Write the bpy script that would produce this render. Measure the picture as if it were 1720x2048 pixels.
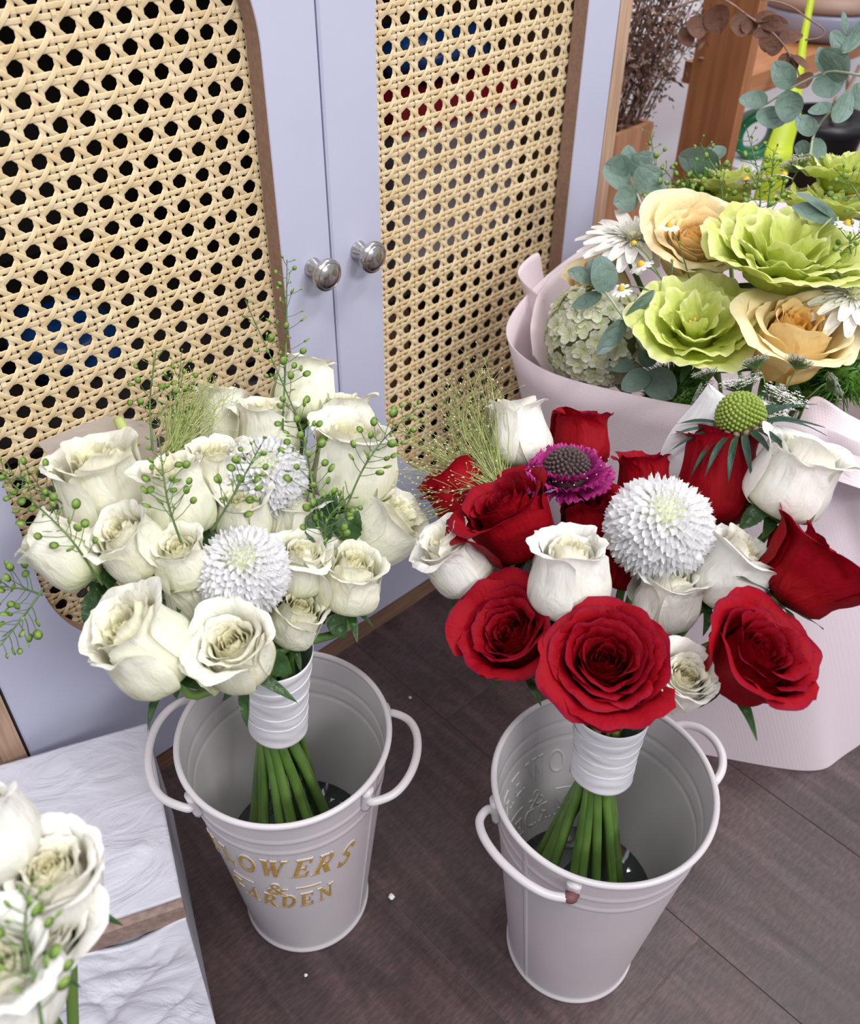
import bpy, math, random
import numpy as np
from mathutils import Matrix, Vector

for o in list(bpy.data.objects):
    bpy.data.objects.remove(o, do_unlink=True)
SC = bpy.context.scene
COL = SC.collection

# ------------------------------------------------------------------ camera
FPX, CX, CY = 1864.1, 860.0, 1024.0
CAMP = np.array([0.0, 0.0, 0.8])
RW = np.array([[0.72600, -0.43810, 0.53010],
               [-0.68770, -0.47230, 0.55140],
               [0.00880, -0.76490, -0.64410]])
_u, _s, _vt = np.linalg.svd(RW)
RW = _u @ _vt
cam_d = bpy.data.cameras.new('camera')
cam = bpy.data.objects.new('camera', cam_d)
COL.objects.link(cam)
cam_d.sensor_fit = 'AUTO'
cam_d.sensor_width = 36.0
cam_d.lens = FPX / 2048.0 * 36.0
cam_d.clip_start = 0.01
_m = Matrix.Identity(4)
for i in range(3):
    _m[i][0] = RW[i, 0]
    _m[i][1] = -RW[i, 1]
    _m[i][2] = -RW[i, 2]
    _m[i][3] = CAMP[i]
cam.matrix_world = _m
cam_d.dof.use_dof = True
cam_d.dof.focus_distance = 0.66
cam_d.dof.aperture_fstop = 9.0
SC.camera = cam
SC.cycles.max_bounces = 8

# ------------------------------------------------------------------ world, lamps, exposure
SC.view_settings.view_transform = 'Standard'
SC.view_settings.look = 'None'
SC.view_settings.gamma = 1.0
SC.view_settings.use_curve_mapping = False
SC.view_settings.exposure = 0.30
W = bpy.data.worlds.new('shop_interior')
SC.world = W
W.use_nodes = True
W.node_tree.nodes['Background'].inputs[0].default_value = (0.90, 0.88, 1.0, 1)
W.node_tree.nodes['Background'].inputs[1].default_value = 0.42


def area(name, loc, tgt, size, power, col=(1, 1, 1)):
    l = bpy.data.lights.new(name, 'AREA')
    l.shape = 'RECTANGLE'
    l.size, l.size_y = size
    l.energy = power
    l.color = col
    o = bpy.data.objects.new(name, l)
    COL.objects.link(o)
    o.location = loc
    o.rotation_euler = (Vector(tgt) - Vector(loc)).to_track_quat('-Z', 'Y').to_euler()
    return o


area('ceiling_lamp', (-0.55, -0.35, 2.45), (-0.45, -0.2, 0), (0.9, 0.35), 15, (1.0, 0.985, 0.97))
area('ceiling_lamp', (0.15, -2.3, 2.4), (0.4, 0.3, 0.3), (1.1, 0.5), 34, (1.0, 0.985, 0.975))
area('ceiling_lamp', (0.75, -0.75, 2.45), (0.7, -0.55, 0), (0.9, 0.35), 15, (1.0, 0.985, 0.97))
area('ceiling_lamp', (1.6, 0.1, 2.45), (1.5, 0.5, 0), (0.5, 0.5), 18, (1.0, 0.97, 0.94))

# ------------------------------------------------------------------ helpers
def ray(px, py):
    v = RW @ np.array([px - CX, py - CY, FPX])
    return v / np.linalg.norm(v)


def at(px, py, d):
    return CAMP + ray(px, py) * d


def at_z(px, py, z):
    v = ray(px, py)
    return CAMP + v * ((z - CAMP[2]) / v[2])


def at_y(px, py, y):
    v = ray(px, py)
    return CAMP + v * ((y - CAMP[1]) / v[1])


def cdir(r, u, t):
    """direction given as right / up / towards the viewer"""
    v = RW[:, 0] * r - RW[:, 1] * u - RW[:, 2] * t
    return v / np.linalg.norm(v)


def frame(P, axis, roll=0.0):
    z = np.array(axis, float)
    z /= np.linalg.norm(z)
    a = np.array([0, 0, 1.0]) if abs(z[2]) < 0.9 else np.array([1.0, 0, 0])
    x = np.cross(a, z)
    x /= np.linalg.norm(x)
    y = np.cross(z, x)
    c, s = math.cos(roll), math.sin(roll)
    x, y = x * c + y * s, y * c - x * s
    M = np.eye(4)
    M[:3, 0], M[:3, 1], M[:3, 2], M[:3, 3] = x, y, z, P
    return M


def tf(M, pts):
    pts = np.asarray(pts, float)
    return pts @ M[:3, :3].T + M[:3, 3]


def itf(M, pts):
    return (np.asarray(pts, float) - M[:3, 3]) @ np.linalg.inv(M[:3, :3]).T


def mesh(name, V, F, mat=None, smooth=True, uv=None, col=None, mats=None, mi=None):
    V = np.asarray(V, np.float32).reshape(-1, 3)
    me = bpy.data.meshes.new(name)
    me.vertices.add(len(V))
    me.vertices.foreach_set('co', V.ravel())
    if isinstance(F, np.ndarray):
        n, k = F.shape
        me.loops.add(n * k)
        me.loops.foreach_set('vertex_index', F.ravel().astype(np.int32))
        me.polygons.add(n)
        me.polygons.foreach_set('loop_start', np.arange(0, n * k, k, dtype=np.int32))
        li = F.ravel()
    else:
        lens = [len(f) for f in F]
        li = np.fromiter((i for f in F for i in f), np.int32)
        me.loops.add(len(li))
        me.loops.foreach_set('vertex_index', li)
        me.polygons.add(len(F))
        me.polygons.foreach_set('loop_start', np.concatenate([[0], np.cumsum(lens)[:-1]]).astype(np.int32))
    if uv is not None:
        l = me.uv_layers.new(name='UVMap')
        l.data.foreach_set('uv', np.asarray(uv, np.float32)[li].ravel())
    if col is not None:
        ca = me.color_attributes.new('pc', 'FLOAT_COLOR', 'POINT')
        c4 = np.ones((len(V), 4), np.float32)
        c4[:, :3] = col
        ca.data.foreach_set('color', c4.ravel())
    for m in (mats or ([mat] if mat else [])):
        me.materials.append(m)
    if mi is not None:
        me.polygons.foreach_set('material_index', np.asarray(mi, np.int32))
    me.polygons.foreach_set('use_smooth', np.full(len(me.polygons), bool(smooth)))
    me.update(calc_edges=True)
    me.validate()
    return me


def link(name, me, parent=None):
    o = bpy.data.objects.new(name, me)
    COL.objects.link(o)
    if parent is not None:
        o.parent = parent
    return o


def obj(name, V, F, mat=None, parent=None, **k):
    return link(name, mesh(name, V, F, mat, **k), parent)


def tag(o, label=None, cat=None, group=None, kind=None):
    if label:
        o['label'] = label
    if cat:
        o['category'] = cat
    if group:
        o['group'] = group
    if kind:
        o['kind'] = kind
    return o


def thing(name, label, cat, M=None, group=None):
    o = bpy.data.objects.new(name, None)
    o.empty_display_size = 0.01
    COL.objects.link(o)
    if M is not None:
        o.matrix_world = Matrix(M.tolist())
    return tag(o, label, cat, group)


class MB:
    """collects pieces of one mesh"""

    def __init__(self):
        self.V, self.F, self.n, self.MI = [], [], 0, []

    def add(self, V, F, mi=0):
        V = np.asarray(V, float).reshape(-1, 3)
        self.V.append(V)
        self.F += [tuple(int(i) + self.n for i in f) for f in F]
        self.MI += [mi] * len(F)
        self.n += len(V)

    def box(self, a, b, mi=0, M=None):
        (x0, y0, z0), (x1, y1, z1) = a, b
        V = np.array([(x0, y0, z0), (x1, y0, z0), (x1, y1, z0), (x0, y1, z0),
                      (x0, y0, z1), (x1, y0, z1), (x1, y1, z1), (x0, y1, z1)], float)
        if M is not None:
            V = tf(M, V)
        self.add(V, [(0, 3, 2, 1), (4, 5, 6, 7), (0, 1, 5, 4), (1, 2, 6, 5), (2, 3, 7, 6), (3, 0, 4, 7)], mi)

    def tube(self, P, r, n=8, mi=0, caps=True):
        V, F = tube(P, r, n, caps)
        self.add(V, F, mi)

    def obj(self, name, mat, parent=None, smooth=True, mats=None):
        return obj(name, np.concatenate(self.V), self.F, mat, parent, smooth=smooth, mats=mats,
                   mi=self.MI if mats else None)


def tube(P, r, n=8, caps=True, closed=False):
    P = np.asarray(P, float)
    m = len(P)
    r = np.broadcast_to(np.asarray(r, float), (m,))
    T = np.gradient(P, axis=0) if not closed else np.roll(P, -1, 0) - np.roll(P, 1, 0)
    T /= np.linalg.norm(T, axis=1)[:, None] + 1e-12
    a = np.array([0, 0, 1.0]) if abs(T[0, 2]) < 0.8 else np.array([1.0, 0, 0])
    N = np.cross(T[0], a)
    N /= np.linalg.norm(N)
    V = []
    ang = np.arange(n) * 2 * math.pi / n
    for i in range(m):
        N = N - T[i] * (N @ T[i])
        N /= np.linalg.norm(N) + 1e-12
        B = np.cross(T[i], N)
        V.append(P[i] + r[i] * (np.cos(ang)[:, None] * N + np.sin(ang)[:, None] * B))
    V = np.concatenate(V)
    F = []
    for i in range(m if closed else m - 1):
        j = (i + 1) % m
        for k in range(n):
            l = (k + 1) % n
            F.append((i * n + k, i * n + l, j * n + l, j * n + k))
    if caps and not closed:
        F.append(tuple(range(n))[::-1])
        F.append(tuple((m - 1) * n + k for k in range(n)))
    return V, F


def spline(P, n, closed=False):
    """Catmull-Rom through P, n samples"""
    P = np.asarray(P, float)
    m = len(P)
    out = []
    segs = m if closed else m - 1
    for q in np.linspace(0, segs, n, endpoint=not closed):
        i = min(int(q), segs - 1)
        t = q - i
        if closed:
            p0, p1, p2, p3 = P[(i - 1) % m], P[i % m], P[(i + 1) % m], P[(i + 2) % m]
        else:
            p1, p2 = P[i], P[i + 1]
            p0 = P[i - 1] if i > 0 else 2 * p1 - p2
            p3 = P[i + 2] if i + 2 < m else 2 * p2 - p1
        out.append(0.5 * (2 * p1 + (p2 - p0) * t + (2 * p0 - 5 * p1 + 4 * p2 - p3) * t * t
                          + (3 * p1 - p0 - 3 * p2 + p3) * t ** 3))
    return np.array(out)


def grid_faces(nu, nv, closed_u=False):
    """faces of an nv x nu vertex grid (row-major rows of nu)"""
    i = np.arange(nv - 1)[:, None]
    k = np.arange(nu if closed_u else nu - 1)[None, :]
    k2 = (k + 1) % nu
    a = i * nu + k
    b = i * nu + k2
    c = (i + 1) * nu + k2
    d = (i + 1) * nu + k
    return np.stack([a, b, c, d], -1).reshape(-1, 4)


def lathe(prof, n=64):
    prof = np.asarray(prof, float)
    ang = np.arange(n) * 2 * math.pi / n
    V = np.stack([prof[:, 0][:, None] * np.cos(ang), prof[:, 0][:, None] * np.sin(ang),
                  np.repeat(prof[:, 1][:, None], n, 1)], -1).reshape(-1, 3)
    return V, grid_faces(n, len(prof), True)


def smooth01(a, b, x):
    t = np.clip((x - a) / (b - a), 0, 1)
    return t * t * (3 - 2 * t)


# ------------------------------------------------------------------ materials
MATS = {}


def nt(m):
    m.use_nodes = True
    return m.node_tree


def pbsdf(name, col, rough=0.5, metal=0.0, spec=0.5, **kw):
    if name in MATS:
        return MATS[name]
    m = bpy.data.materials.new(name)
    t = nt(m)
    b = t.nodes['Principled BSDF']
    b.inputs['Base Color'].default_value = (*col, 1)
    b.inputs['Roughness'].default_value = rough
    b.inputs['Metallic'].default_value = metal
    b.inputs['Specular IOR Level'].default_value = spec
    for k, v in kw.items():
        b.inputs[k.replace('_', ' ')].default_value = v
    MATS[name] = m
    return m


def nn(t, typ, **k):
    n = t.nodes.new(typ)
    for a, b in k.items():
        setattr(n, a, b)
    return n


def ramp(t, fac, stops, interp='LINEAR'):
    r = nn(t, 'ShaderNodeValToRGB')
    r.color_ramp.interpolation = interp
    e = r.color_ramp.elements
    while len(e) < len(stops):
        e.new(0.5)
    for i, (p, c) in enumerate(stops):
        e[i].position = p
        e[i].color = (*c, 1)
    if fac is not None:
        t.links.new(fac, r.inputs[0])
    return r


def noisy(name, c1, c2, scale=20.0, rough=0.5, stretch=(1, 1, 1), bump=0.0, bscale=None, detail=4, dist=0.0,
          metal=0.0, spec=0.5, coord='Object', lo=0.35, hi=0.65, bdist=0.002):
    if name in MATS:
        return MATS[name]
    m = bpy.data.materials.new(name)
    t = nt(m)
    b = t.nodes['Principled BSDF']
    b.inputs['Roughness'].default_value = rough
    b.inputs['Metallic'].default_value = metal
    b.inputs['Specular IOR Level'].default_value = spec
    tc = nn(t, 'ShaderNodeTexCoord')
    mp = nn(t, 'ShaderNodeMapping')
    mp.inputs['Scale'].default_value = stretch
    t.links.new(tc.outputs[coord], mp.inputs[0])
    nz = nn(t, 'ShaderNodeTexNoise')
    nz.inputs['Scale'].default_value = scale
    nz.inputs['Detail'].default_value = detail
    nz.inputs['Distortion'].default_value = dist
    t.links.new(mp.outputs[0], nz.inputs['Vector'])
    r = ramp(t, nz.outputs['Fac'], [(lo, c1), (hi, c2)])
    t.links.new(r.outputs[0], b.inputs['Base Color'])
    if bump:
        n2 = nn(t, 'ShaderNodeTexNoise')
        n2.inputs['Scale'].default_value = bscale or scale
        n2.inputs['Detail'].default_value = 6
        t.links.new(mp.outputs[0], n2.inputs['Vector'])
        bp = nn(t, 'ShaderNodeBump')
        bp.inputs['Strength'].default_value = bump
        bp.inputs['Distance'].default_value = bdist
        t.links.new(n2.outputs['Fac'], bp.inputs['Height'])
        t.links.new(bp.outputs[0], b.inputs['Normal'])
    MATS[name] = m
    return m


def petal_mat(name, base, mid, edge, warm=None, trans=0.3, rough=0.45, sheen=0.0, pos=(0.0, 0.45, 0.97),
              vein=0.0, spec=0.35, edge2=None):
    """colour runs along the petal (pc.r), warm tints the innermost petals (pc.g), pc.b is random per petal"""
    if name in MATS:
        return MATS[name]
    m = bpy.data.materials.new(name)
    t = nt(m)
    b = t.nodes['Principled BSDF']
    at_ = nn(t, 'ShaderNodeAttribute', attribute_name='pc')
    sep = nn(t, 'ShaderNodeSeparateColor')
    t.links.new(at_.outputs['Color'], sep.inputs[0])
    stops = [(pos[0], base), (pos[1], mid), (pos[2], edge)]
    if edge2:
        stops.append((1.0, edge2))
    r = ramp(t, sep.outputs[0], stops)
    colr = r.outputs[0]
    if warm:
        mx = nn(t, 'ShaderNodeMix', data_type='RGBA')
        t.links.new(sep.outputs[1], mx.inputs[0])
        t.links.new(colr, mx.inputs[6])
        mx.inputs[7].default_value = (*warm, 1)
        colr = mx.outputs[2]
    tc = nn(t, 'ShaderNodeTexCoord')
    mp = nn(t, 'ShaderNodeMapping')
    mp.inputs['Scale'].default_value = (26, 2.2, 1)
    t.links.new(tc.outputs['UV'], mp.inputs[0])
    nz = nn(t, 'ShaderNodeTexNoise')
    nz.inputs['Scale'].default_value = 1.0
    nz.inputs['Detail'].default_value = 5
    t.links.new(mp.outputs[0], nz.inputs['Vector'])
    hv = nn(t, 'ShaderNodeHueSaturation')
    mr = nn(t, 'ShaderNodeMapRange')
    mr.inputs[1].default_value = 0.3
    mr.inputs[2].default_value = 0.7
    mr.inputs[3].default_value = 1 - vein
    mr.inputs[4].default_value = 1 + vein * 0.4
    t.links.new(nz.outputs['Fac'], mr.inputs[0])
    t.links.new(mr.outputs[0], hv.inputs['Value'])
    t.links.new(colr, hv.inputs['Color'])
    colr = hv.outputs[0]
    t.links.new(colr, b.inputs['Base Color'])
    b.inputs['Roughness'].default_value = rough
    b.inputs['Specular IOR Level'].default_value = spec
    b.inputs['Sheen Weight'].default_value = sheen
    bp = nn(t, 'ShaderNodeBump')
    bp.inputs['Strength'].default_value = 0.25
    bp.inputs['Distance'].default_value = 0.0006
    t.links.new(nz.outputs['Fac'], bp.inputs['Height'])
    mp2 = nn(t, 'ShaderNodeMapping')
    mp2.inputs['Scale'].default_value = (5.0, 3.2, 1)
    t.links.new(tc.outputs['UV'], mp2.inputs[0])
    nz2 = nn(t, 'ShaderNodeTexNoise')
    nz2.inputs['Scale'].default_value = 1.0
    nz2.inputs['Detail'].default_value = 3
    nz2.inputs['Distortion'].default_value = 0.8
    t.links.new(mp2.outputs[0], nz2.inputs['Vector'])
    bp2 = nn(t, 'ShaderNodeBump')
    bp2.inputs['Strength'].default_value = 0.6
    bp2.inputs['Distance'].default_value = 0.0035
    t.links.new(nz2.outputs['Fac'], bp2.inputs['Height'])
    t.links.new(bp.outputs[0], bp2.inputs['Normal'])
    t.links.new(bp2.outputs[0], b.inputs['Normal'])
    tr = nn(t, 'ShaderNodeBsdfTranslucent')
    t.links.new(colr, tr.inputs['Color'])
    mix = nn(t, 'ShaderNodeMixShader')
    mix.inputs[0].default_value = trans
    t.links.new(b.outputs[0], mix.inputs[1])
    t.links.new(tr.outputs[0], mix.inputs[2])
    t.links.new(mix.outputs[0], t.nodes['Material Output'].inputs[0])
    MATS[name] = m
    return m
# ------------------------------------------------------------------ floor
def floor_mat():
    m = bpy.data.materials.new('dark_oak_laminate')
    t = nt(m)
    b = t.nodes['Principled BSDF']
    tc = nn(t, 'ShaderNodeTexCoord')
    oi = nn(t, 'ShaderNodeObjectInfo')
    ad = nn(t, 'ShaderNodeVectorMath', operation='MULTIPLY_ADD')
    t.links.new(oi.outputs['Random'], ad.inputs[0])
    ad.inputs[1].default_value = (7, 13, 3)
    t.links.new(tc.outputs['Object'], ad.inputs[2])
    mp = nn(t, 'ShaderNodeMapping')
    mp.inputs['Scale'].default_value = (26, 3.0, 1)
    t.links.new(ad.outputs[0], mp.inputs[0])
    nz = nn(t, 'ShaderNodeTexNoise')
    nz.inputs['Scale'].default_value = 1.3
    nz.inputs['Detail'].default_value = 8
    nz.inputs['Roughness'].default_value = 0.62
    nz.inputs['Distortion'].default_value = 1.1
    t.links.new(mp.outputs[0], nz.inputs['Vector'])
    n2 = nn(t, 'ShaderNodeTexNoise')
    n2.inputs['Scale'].default_value = 9
    n2.inputs['Detail'].default_value = 7
    n2.inputs['Roughness'].default_value = 0.7
    t.links.new(ad.outputs[0], n2.inputs['Vector'])
    mp3 = nn(t, 'ShaderNodeMapping')
    mp3.inputs['Scale'].default_value = (120, 420, 1)
    t.links.new(ad.outputs[0], mp3.inputs[0])
    n3 = nn(t, 'ShaderNodeTexNoise')
    n3.inputs['Scale'].default_value = 1.0
    n3.inputs['Detail'].default_value = 2
    t.links.new(mp3.outputs[0], n3.inputs['Vector'])
    r1 = ramp(t, nz.outputs['Fac'], [(0.25, (0.034, 0.022, 0.022)), (0.5, (0.070, 0.046, 0.046)), (0.75, (0.118, 0.080, 0.083))])
    r2 = ramp(t, n2.outputs['Fac'], [(0.3, (0.62, 0.66, 0.72)), (0.7, (1.25, 1.12, 1.12))])
    mu = nn(t, 'ShaderNodeMix', data_type='RGBA', blend_type='MULTIPLY')
    mu.inputs[0].default_value = 1
    t.links.new(r1.outputs[0], mu.inputs[6])
    t.links.new(r2.outputs[0], mu.inputs[7])
    r3 = ramp(t, n3.outputs['Fac'], [(0.35, (0.72, 0.72, 0.72)), (0.65, (1.3, 1.25, 1.25))])
    mu2 = nn(t, 'ShaderNodeMix', data_type='RGBA', blend_type='MULTIPLY')
    mu2.inputs[0].default_value = 0.8
    t.links.new(mu.outputs[2], mu2.inputs[6])
    t.links.new(r3.outputs[0], mu2.inputs[7])
    t.links.new(mu2.outputs[2], b.inputs['Base Color'])
    rr = nn(t, 'ShaderNodeMapRange')
    rr.inputs[3].default_value = 0.36
    rr.inputs[4].default_value = 0.56
    t.links.new(n2.outputs['Fac'], rr.inputs[0])
    t.links.new(rr.outputs[0], b.inputs['Roughness'])
    bp = nn(t, 'ShaderNodeBump')
    bp.inputs['Strength'].default_value = 0.25
    bp.inputs['Distance'].default_value = 0.0006
    t.links.new(n3.outputs['Fac'], bp.inputs['Height'])
    t.links.new(bp.outputs[0], b.inputs['Normal'])
    return m


m_floor = floor_mat()
m_groove = pbsdf('floor_groove', (0.24, 0.20, 0.20), 0.6)
b = MB()
b.box((-1.2, -1.0, -0.02), (3.2, 2.0, -0.0012))
floor = tag(b.obj('floor', m_groove, smooth=False), 'dark brown wood plank floor', None, kind='structure')
PW, PL, G, CH = 0.1725, 0.93, 0.0003, 0.0004
pm = MB()
V = []
for z, e in ((-0.0012, 0), (-CH, 0), (0.0, CH)):
    V += [(G + e, G + e, z), (PW - G - e, G + e, z), (PW - G - e, PL - G - e, z), (G + e, PL - G - e, z)]
F = [(8, 9, 10, 11)]
for k in range(2):
    for j in range(4):
        l = (j + 1) % 4
        F.append((k * 4 + j, k * 4 + l, k * 4 + 4 + l, k * 4 + 4 + j))
plank_me = mesh('plank', V, F, m_floor, smooth=False)
for i in range(-5, 14):
    off = {1: 0.4265 - PL, 0: 0.11, 2: 0.2, -1: -0.35}.get(i, -0.3 + (i * 0.37) % 0.93) - PL * 1
    for j in range(0, 4):
        if -0.9 < off + j * PL < 1.6:
            p = link('plank', plank_me, floor)
            p.location = (0.264 + i * PW, off + j * PL, 0)

# ------------------------------------------------------------------ back wall
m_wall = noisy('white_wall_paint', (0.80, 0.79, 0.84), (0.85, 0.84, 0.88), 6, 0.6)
b = MB()
b.box((-1.2, 0.96, -0.02), (3.2, 1.0, 1.6))
tag(b.obj('wall_back', m_wall, smooth=False), 'white painted back wall behind the wooden rack', kind='structure')

# ------------------------------------------------------------------ cabinet
YF = 0.5735
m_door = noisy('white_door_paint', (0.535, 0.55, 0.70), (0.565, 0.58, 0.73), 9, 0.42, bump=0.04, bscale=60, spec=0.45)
m_mdf = noisy('raw_board_edge', (0.30, 0.185, 0.135), (0.37, 0.235, 0.175), 240, 0.85)
m_sidewood = noisy('pale_pine_edge', (0.42, 0.26, 0.17), (0.58, 0.39, 0.27), 4, 0.55, stretch=(60, 60, 3), bump=0.1)
m_plinth = noisy('brown_plinth_wood', (0.20, 0.11, 0.07), (0.30, 0.175, 0.12), 4, 0.55, stretch=(4, 70, 70))
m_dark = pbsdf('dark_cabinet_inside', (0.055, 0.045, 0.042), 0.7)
m_cane = noisy('natural_cane', (0.72, 0.54, 0.29), (0.86, 0.71, 0.46), 60, 0.42, lo=0.3, hi=0.7, spec=0.45)

cab = thing('cabinet', 'white two-door cabinet with rounded woven cane panels and round knobs', 'cabinet',
            frame((0.4355, 0.66, 0), (0, 0, 1), -math.pi / 2) if False else np.array([[1, 0, 0, 0.4355], [0, 1, 0, YF], [0, 0, 1, 0], [0, 0, 0, 1.0]]))
CT = 0.90
ox = 0.4355


def cbox(name, a, b_, mat):
    q = MB()
    q.box((a[0] - ox, a[1] - YF, a[2]), (b_[0] - ox, b_[1] - YF, b_[2]))
    return q.obj(name, mat, cab, smooth=False)


cbox('side_panel', (0.789, YF + 0.001, 0), (0.808, 0.945, CT), m_sidewood)
cbox('side_panel', (0.0625, YF + 0.001, 0), (0.081, 0.945, CT), m_sidewood)
cbox('plinth', (0.0835, YF + 0.0015, 0), (0.7885, YF + 0.018, 0.0235), m_plinth)
cbox('back_panel', (0.0815, 0.93, 0), (0.7885, 0.944, CT), m_dark)
cbox('bottom_panel', (0.0815, 0.60, 0.02), (0.7885, 0.9295, 0.034), m_dark)
cbox('top_panel', (0.0625, YF + 0.001, CT), (0.808, 0.945, CT + 0.018), m_sidewood)
cbox('shelf', (0.0815, 0.625, 0.37), (0.7885, 0.9295, 0.384), m_dark)
cbox('divider', (0.4295, 0.625, 0.0345), (0.4415, 0.9295, 0.3695), m_dark)


def knob_mesh():
    pr = [(0.0, 0.0), (0.0088, 0.0), (0.0092, 0.0015), (0.0082, 0.004), (0.0058, 0.009), (0.0054, 0.0125), (0.0075, 0.0155),
          (0.0135, 0.0175), (0.0155, 0.0195), (0.0157, 0.0213), (0.0150, 0.0232), (0.0128, 0.0248), (0.0122, 0.0247),
          (0.0118, 0.0252), (0.0085, 0.0272), (0.0045, 0.0284), (0.0, 0.0287)]
    P = spline(pr, 60)
    P[:, 0] = np.maximum(P[:, 0], 0)
    V, F = lathe(P, 40)
    V = np.stack([V[:, 0], -V[:, 2], V[:, 1]], 1)
    return mesh('knob', V, F[:, ::-1].copy(), m_steel)


m_steel = noisy('brushed_nickel', (0.50, 0.47, 0.45), (0.62, 0.60, 0.58), 8, 0.2, stretch=(1, 1, 40), metal=1.0)
knob_me = knob_mesh()


def strand(P, width, thick, normal_axis=1, wdir=None):
    """flat cane ribbon along P (x,y,z), lying in the xz plane, bulging to -y"""
    P = np.asarray(P, float)
    T = np.gradient(P, axis=0)
    T[:, 1] = 0
    T /= np.linalg.norm(T, axis=1)[:, None]
    Wd = np.stack([-T[:, 2], 0 * T[:, 0], T[:, 0]], 1)
    rows = []
    for a, h in ((-0.5, 0.0), (-0.34, -thick * 0.8), (0.0, -thick), (0.34, -thick * 0.8), (0.5, 0.0), (0.0, thick * 0.1)):
        rows.append(P + Wd * (a * width) + np.array([0, h, 0]))
    V = np.stack(rows, 1).reshape(-1, 3)
    return V, grid_faces(6, len(P), True)


def build_door(x0, x1, hx0, hz0, seed):
    rnd = random.Random(seed)
    cx = 0.5 * (x0 + x1)
    dz0, dz1, T = 0.026, CT - 0.004, 0.0168
    hw = 0.1252
    cxo = cx + (0.0028 if seed == 1 else 0.0025)
    zc0, zc1 = 0.293, 0.63
    cz = 0.5 * (zc0 + zc1)

    def inner(a):
        dx, dz = math.cos(a), math.sin(a)
        # capsule
        if abs(dx) > 1e-9:
            t = hw / abs(dx)
            if abs(dz * t) <= (zc1 - zc0) / 2:
                return t
        c = (zc1 - zc0) / 2 * (1 if dz > 0 else -1)
        bq = -dz * c
        disc = bq * bq - (c * c - hw * hw)
        return -bq + math.sqrt(disc)

    def outer(a, ins=0.0):
        dx, dz = math.cos(a), math.sin(a)
        t = 1e9
        if abs(dx) > 1e-9:
            t = min(t, (((x1 - ins) - cxo) if dx > 0 else (cxo - (x0 + ins))) / abs(dx))
        if abs(dz) > 1e-9:
            t = min(t, (((dz1 - ins) - cz) if dz > 0 else (cz - (dz0 + ins))) / abs(dz))
        return t
    angs = []
    n = 64
    for k in range(n):      # capsule points by arc
        a = math.pi * k / (n - 1)
        angs.append(math.atan2(zc1 + hw * math.sin(a) - cz, hw * math.cos(a)))
        angs.append(math.atan2(zc0 - hw * math.sin(a) - cz, hw * math.cos(a)))
    for sx in (x0, x1):
        for sz in (dz0, dz1):
            angs.append(math.atan2(sz - cz, sx - cxo))
    angs = sorted(set(round(a, 6) for a in angs))
    m = len(angs)
    cs = np.array([(math.cos(a), math.sin(a)) for a in angs])
    ri = np.array([inner(a) for a in angs])
    ro = np.array([outer(a) for a in angs])
    rof = np.array([outer(a, 0.0016) for a in angs])

    def loop(r, y):
        return np.stack([cxo + cs[:, 0] * r - ox, np.full(m, y), cz + cs[:, 1] * r], 1)
    L = [loop(ro, T), loop(ro, 0.0016), loop(rof, 0.0), loop(ri + 0.0008, 0.0), loop(ri, 0.0008), loop(ri, T)]
    V = np.concatenate(L)
    F, mi = [], []
    for q in range(6):
        p = (q + 1) % 6
        for k in range(m):
            l = (k + 1) % m
            F.append((q * m + k, p * m + k, p * m + l, q * m + l))
            mi.append(1 if q in (4,) else 0)
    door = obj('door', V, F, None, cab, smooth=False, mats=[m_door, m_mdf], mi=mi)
    # cane
    px, pz = 0.01885, 0.01802
    X0, X1, Z0, Z1 = cxo - hw - 0.008, cxo + hw + 0.008, 0.162, 0.762
    yb = T + 0.0028
    sw = 0.0036

    def place(P):
        P = np.array(P, float)
        P[:, 0] -= ox
        P[:, 1] += yb
        V, F = strand(P, sw * rnd.uniform(0.94, 1.06), 0.00042)
        link('cane_strand', mesh('cane_strand', V, F, m_cane, smooth=False), door)

    def wave(q, s):      # over one thread, under the next, inside a band
        q = (q + 0.5) % 1 - 0.5
        return np.where(np.abs(q) < 0.27, np.sin(2 * math.pi * q / 0.54), 0) * s
    a = 0.0007
    off = 0.135
    for i in range(-20, 21):           # upright pairs
        for s in (-1, 1):
            x = hx0 + (i + 0.5 + s * off) * px
            if not X0 < x < X1:
                continue
            z = np.arange(Z0, Z1, pz / 9)
            q = (z - hz0) / pz - 0.5
            y = -wave(q, a) if s < 0 else wave(q, a)
            j = rnd.uniform(-1, 1) * 0.0003
            place(np.stack([x + j + 0.0002 * np.sin(z * 60 + i), y, z], 1))
    for i in range(-40, 41):           # level pairs
        for s in (-1, 1):
            z = hz0 + (i + 0.5 + s * off) * pz
            if not Z0 < z < Z1:
                continue
            x = np.arange(X0, X1, px / 9)
            q = (x - hx0) / px - 0.5
            y = wave(q, a) if s < 0 else -wave(q, a)
            j = rnd.uniform(-1, 1) * 0.0002
            place(np.stack([x, y, z + j + 0.00015 * np.sin(x * 70 + i)], 1))
    for sg in (-1, 1):                 # slanting strands
        for k in range(-60, 61):
            u = np.arange(-60, 60, 0.08)
            vv = (k + 0.5) + sg * u
            x, z = hx0 + u * px, hz0 + vv * pz
            ok = (x > X0) & (x < X1) & (z > Z0) & (z < Z1)
            if ok.sum() < 6:
                continue
            u, x, z = u[ok], x[ok], z[ok]
            c = np.cos(2 * math.pi * u)      # +1 beside a hole above/below, -1 between neighbours in a row
            if sg > 0:
                y = -0.0006 - 0.0012 * c
            else:
                y = 0.0004 + 0.0010 * c
            place(np.stack([x, y, z], 1))
    # knob
    kx = 0.4166 if seed == 1 else 0.4645
    kb = link('knob', knob_me, door)
    kb.location = (kx - ox, 0, 0.4655)
    kb.scale = (0.86, 0.9, 0.86)
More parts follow.
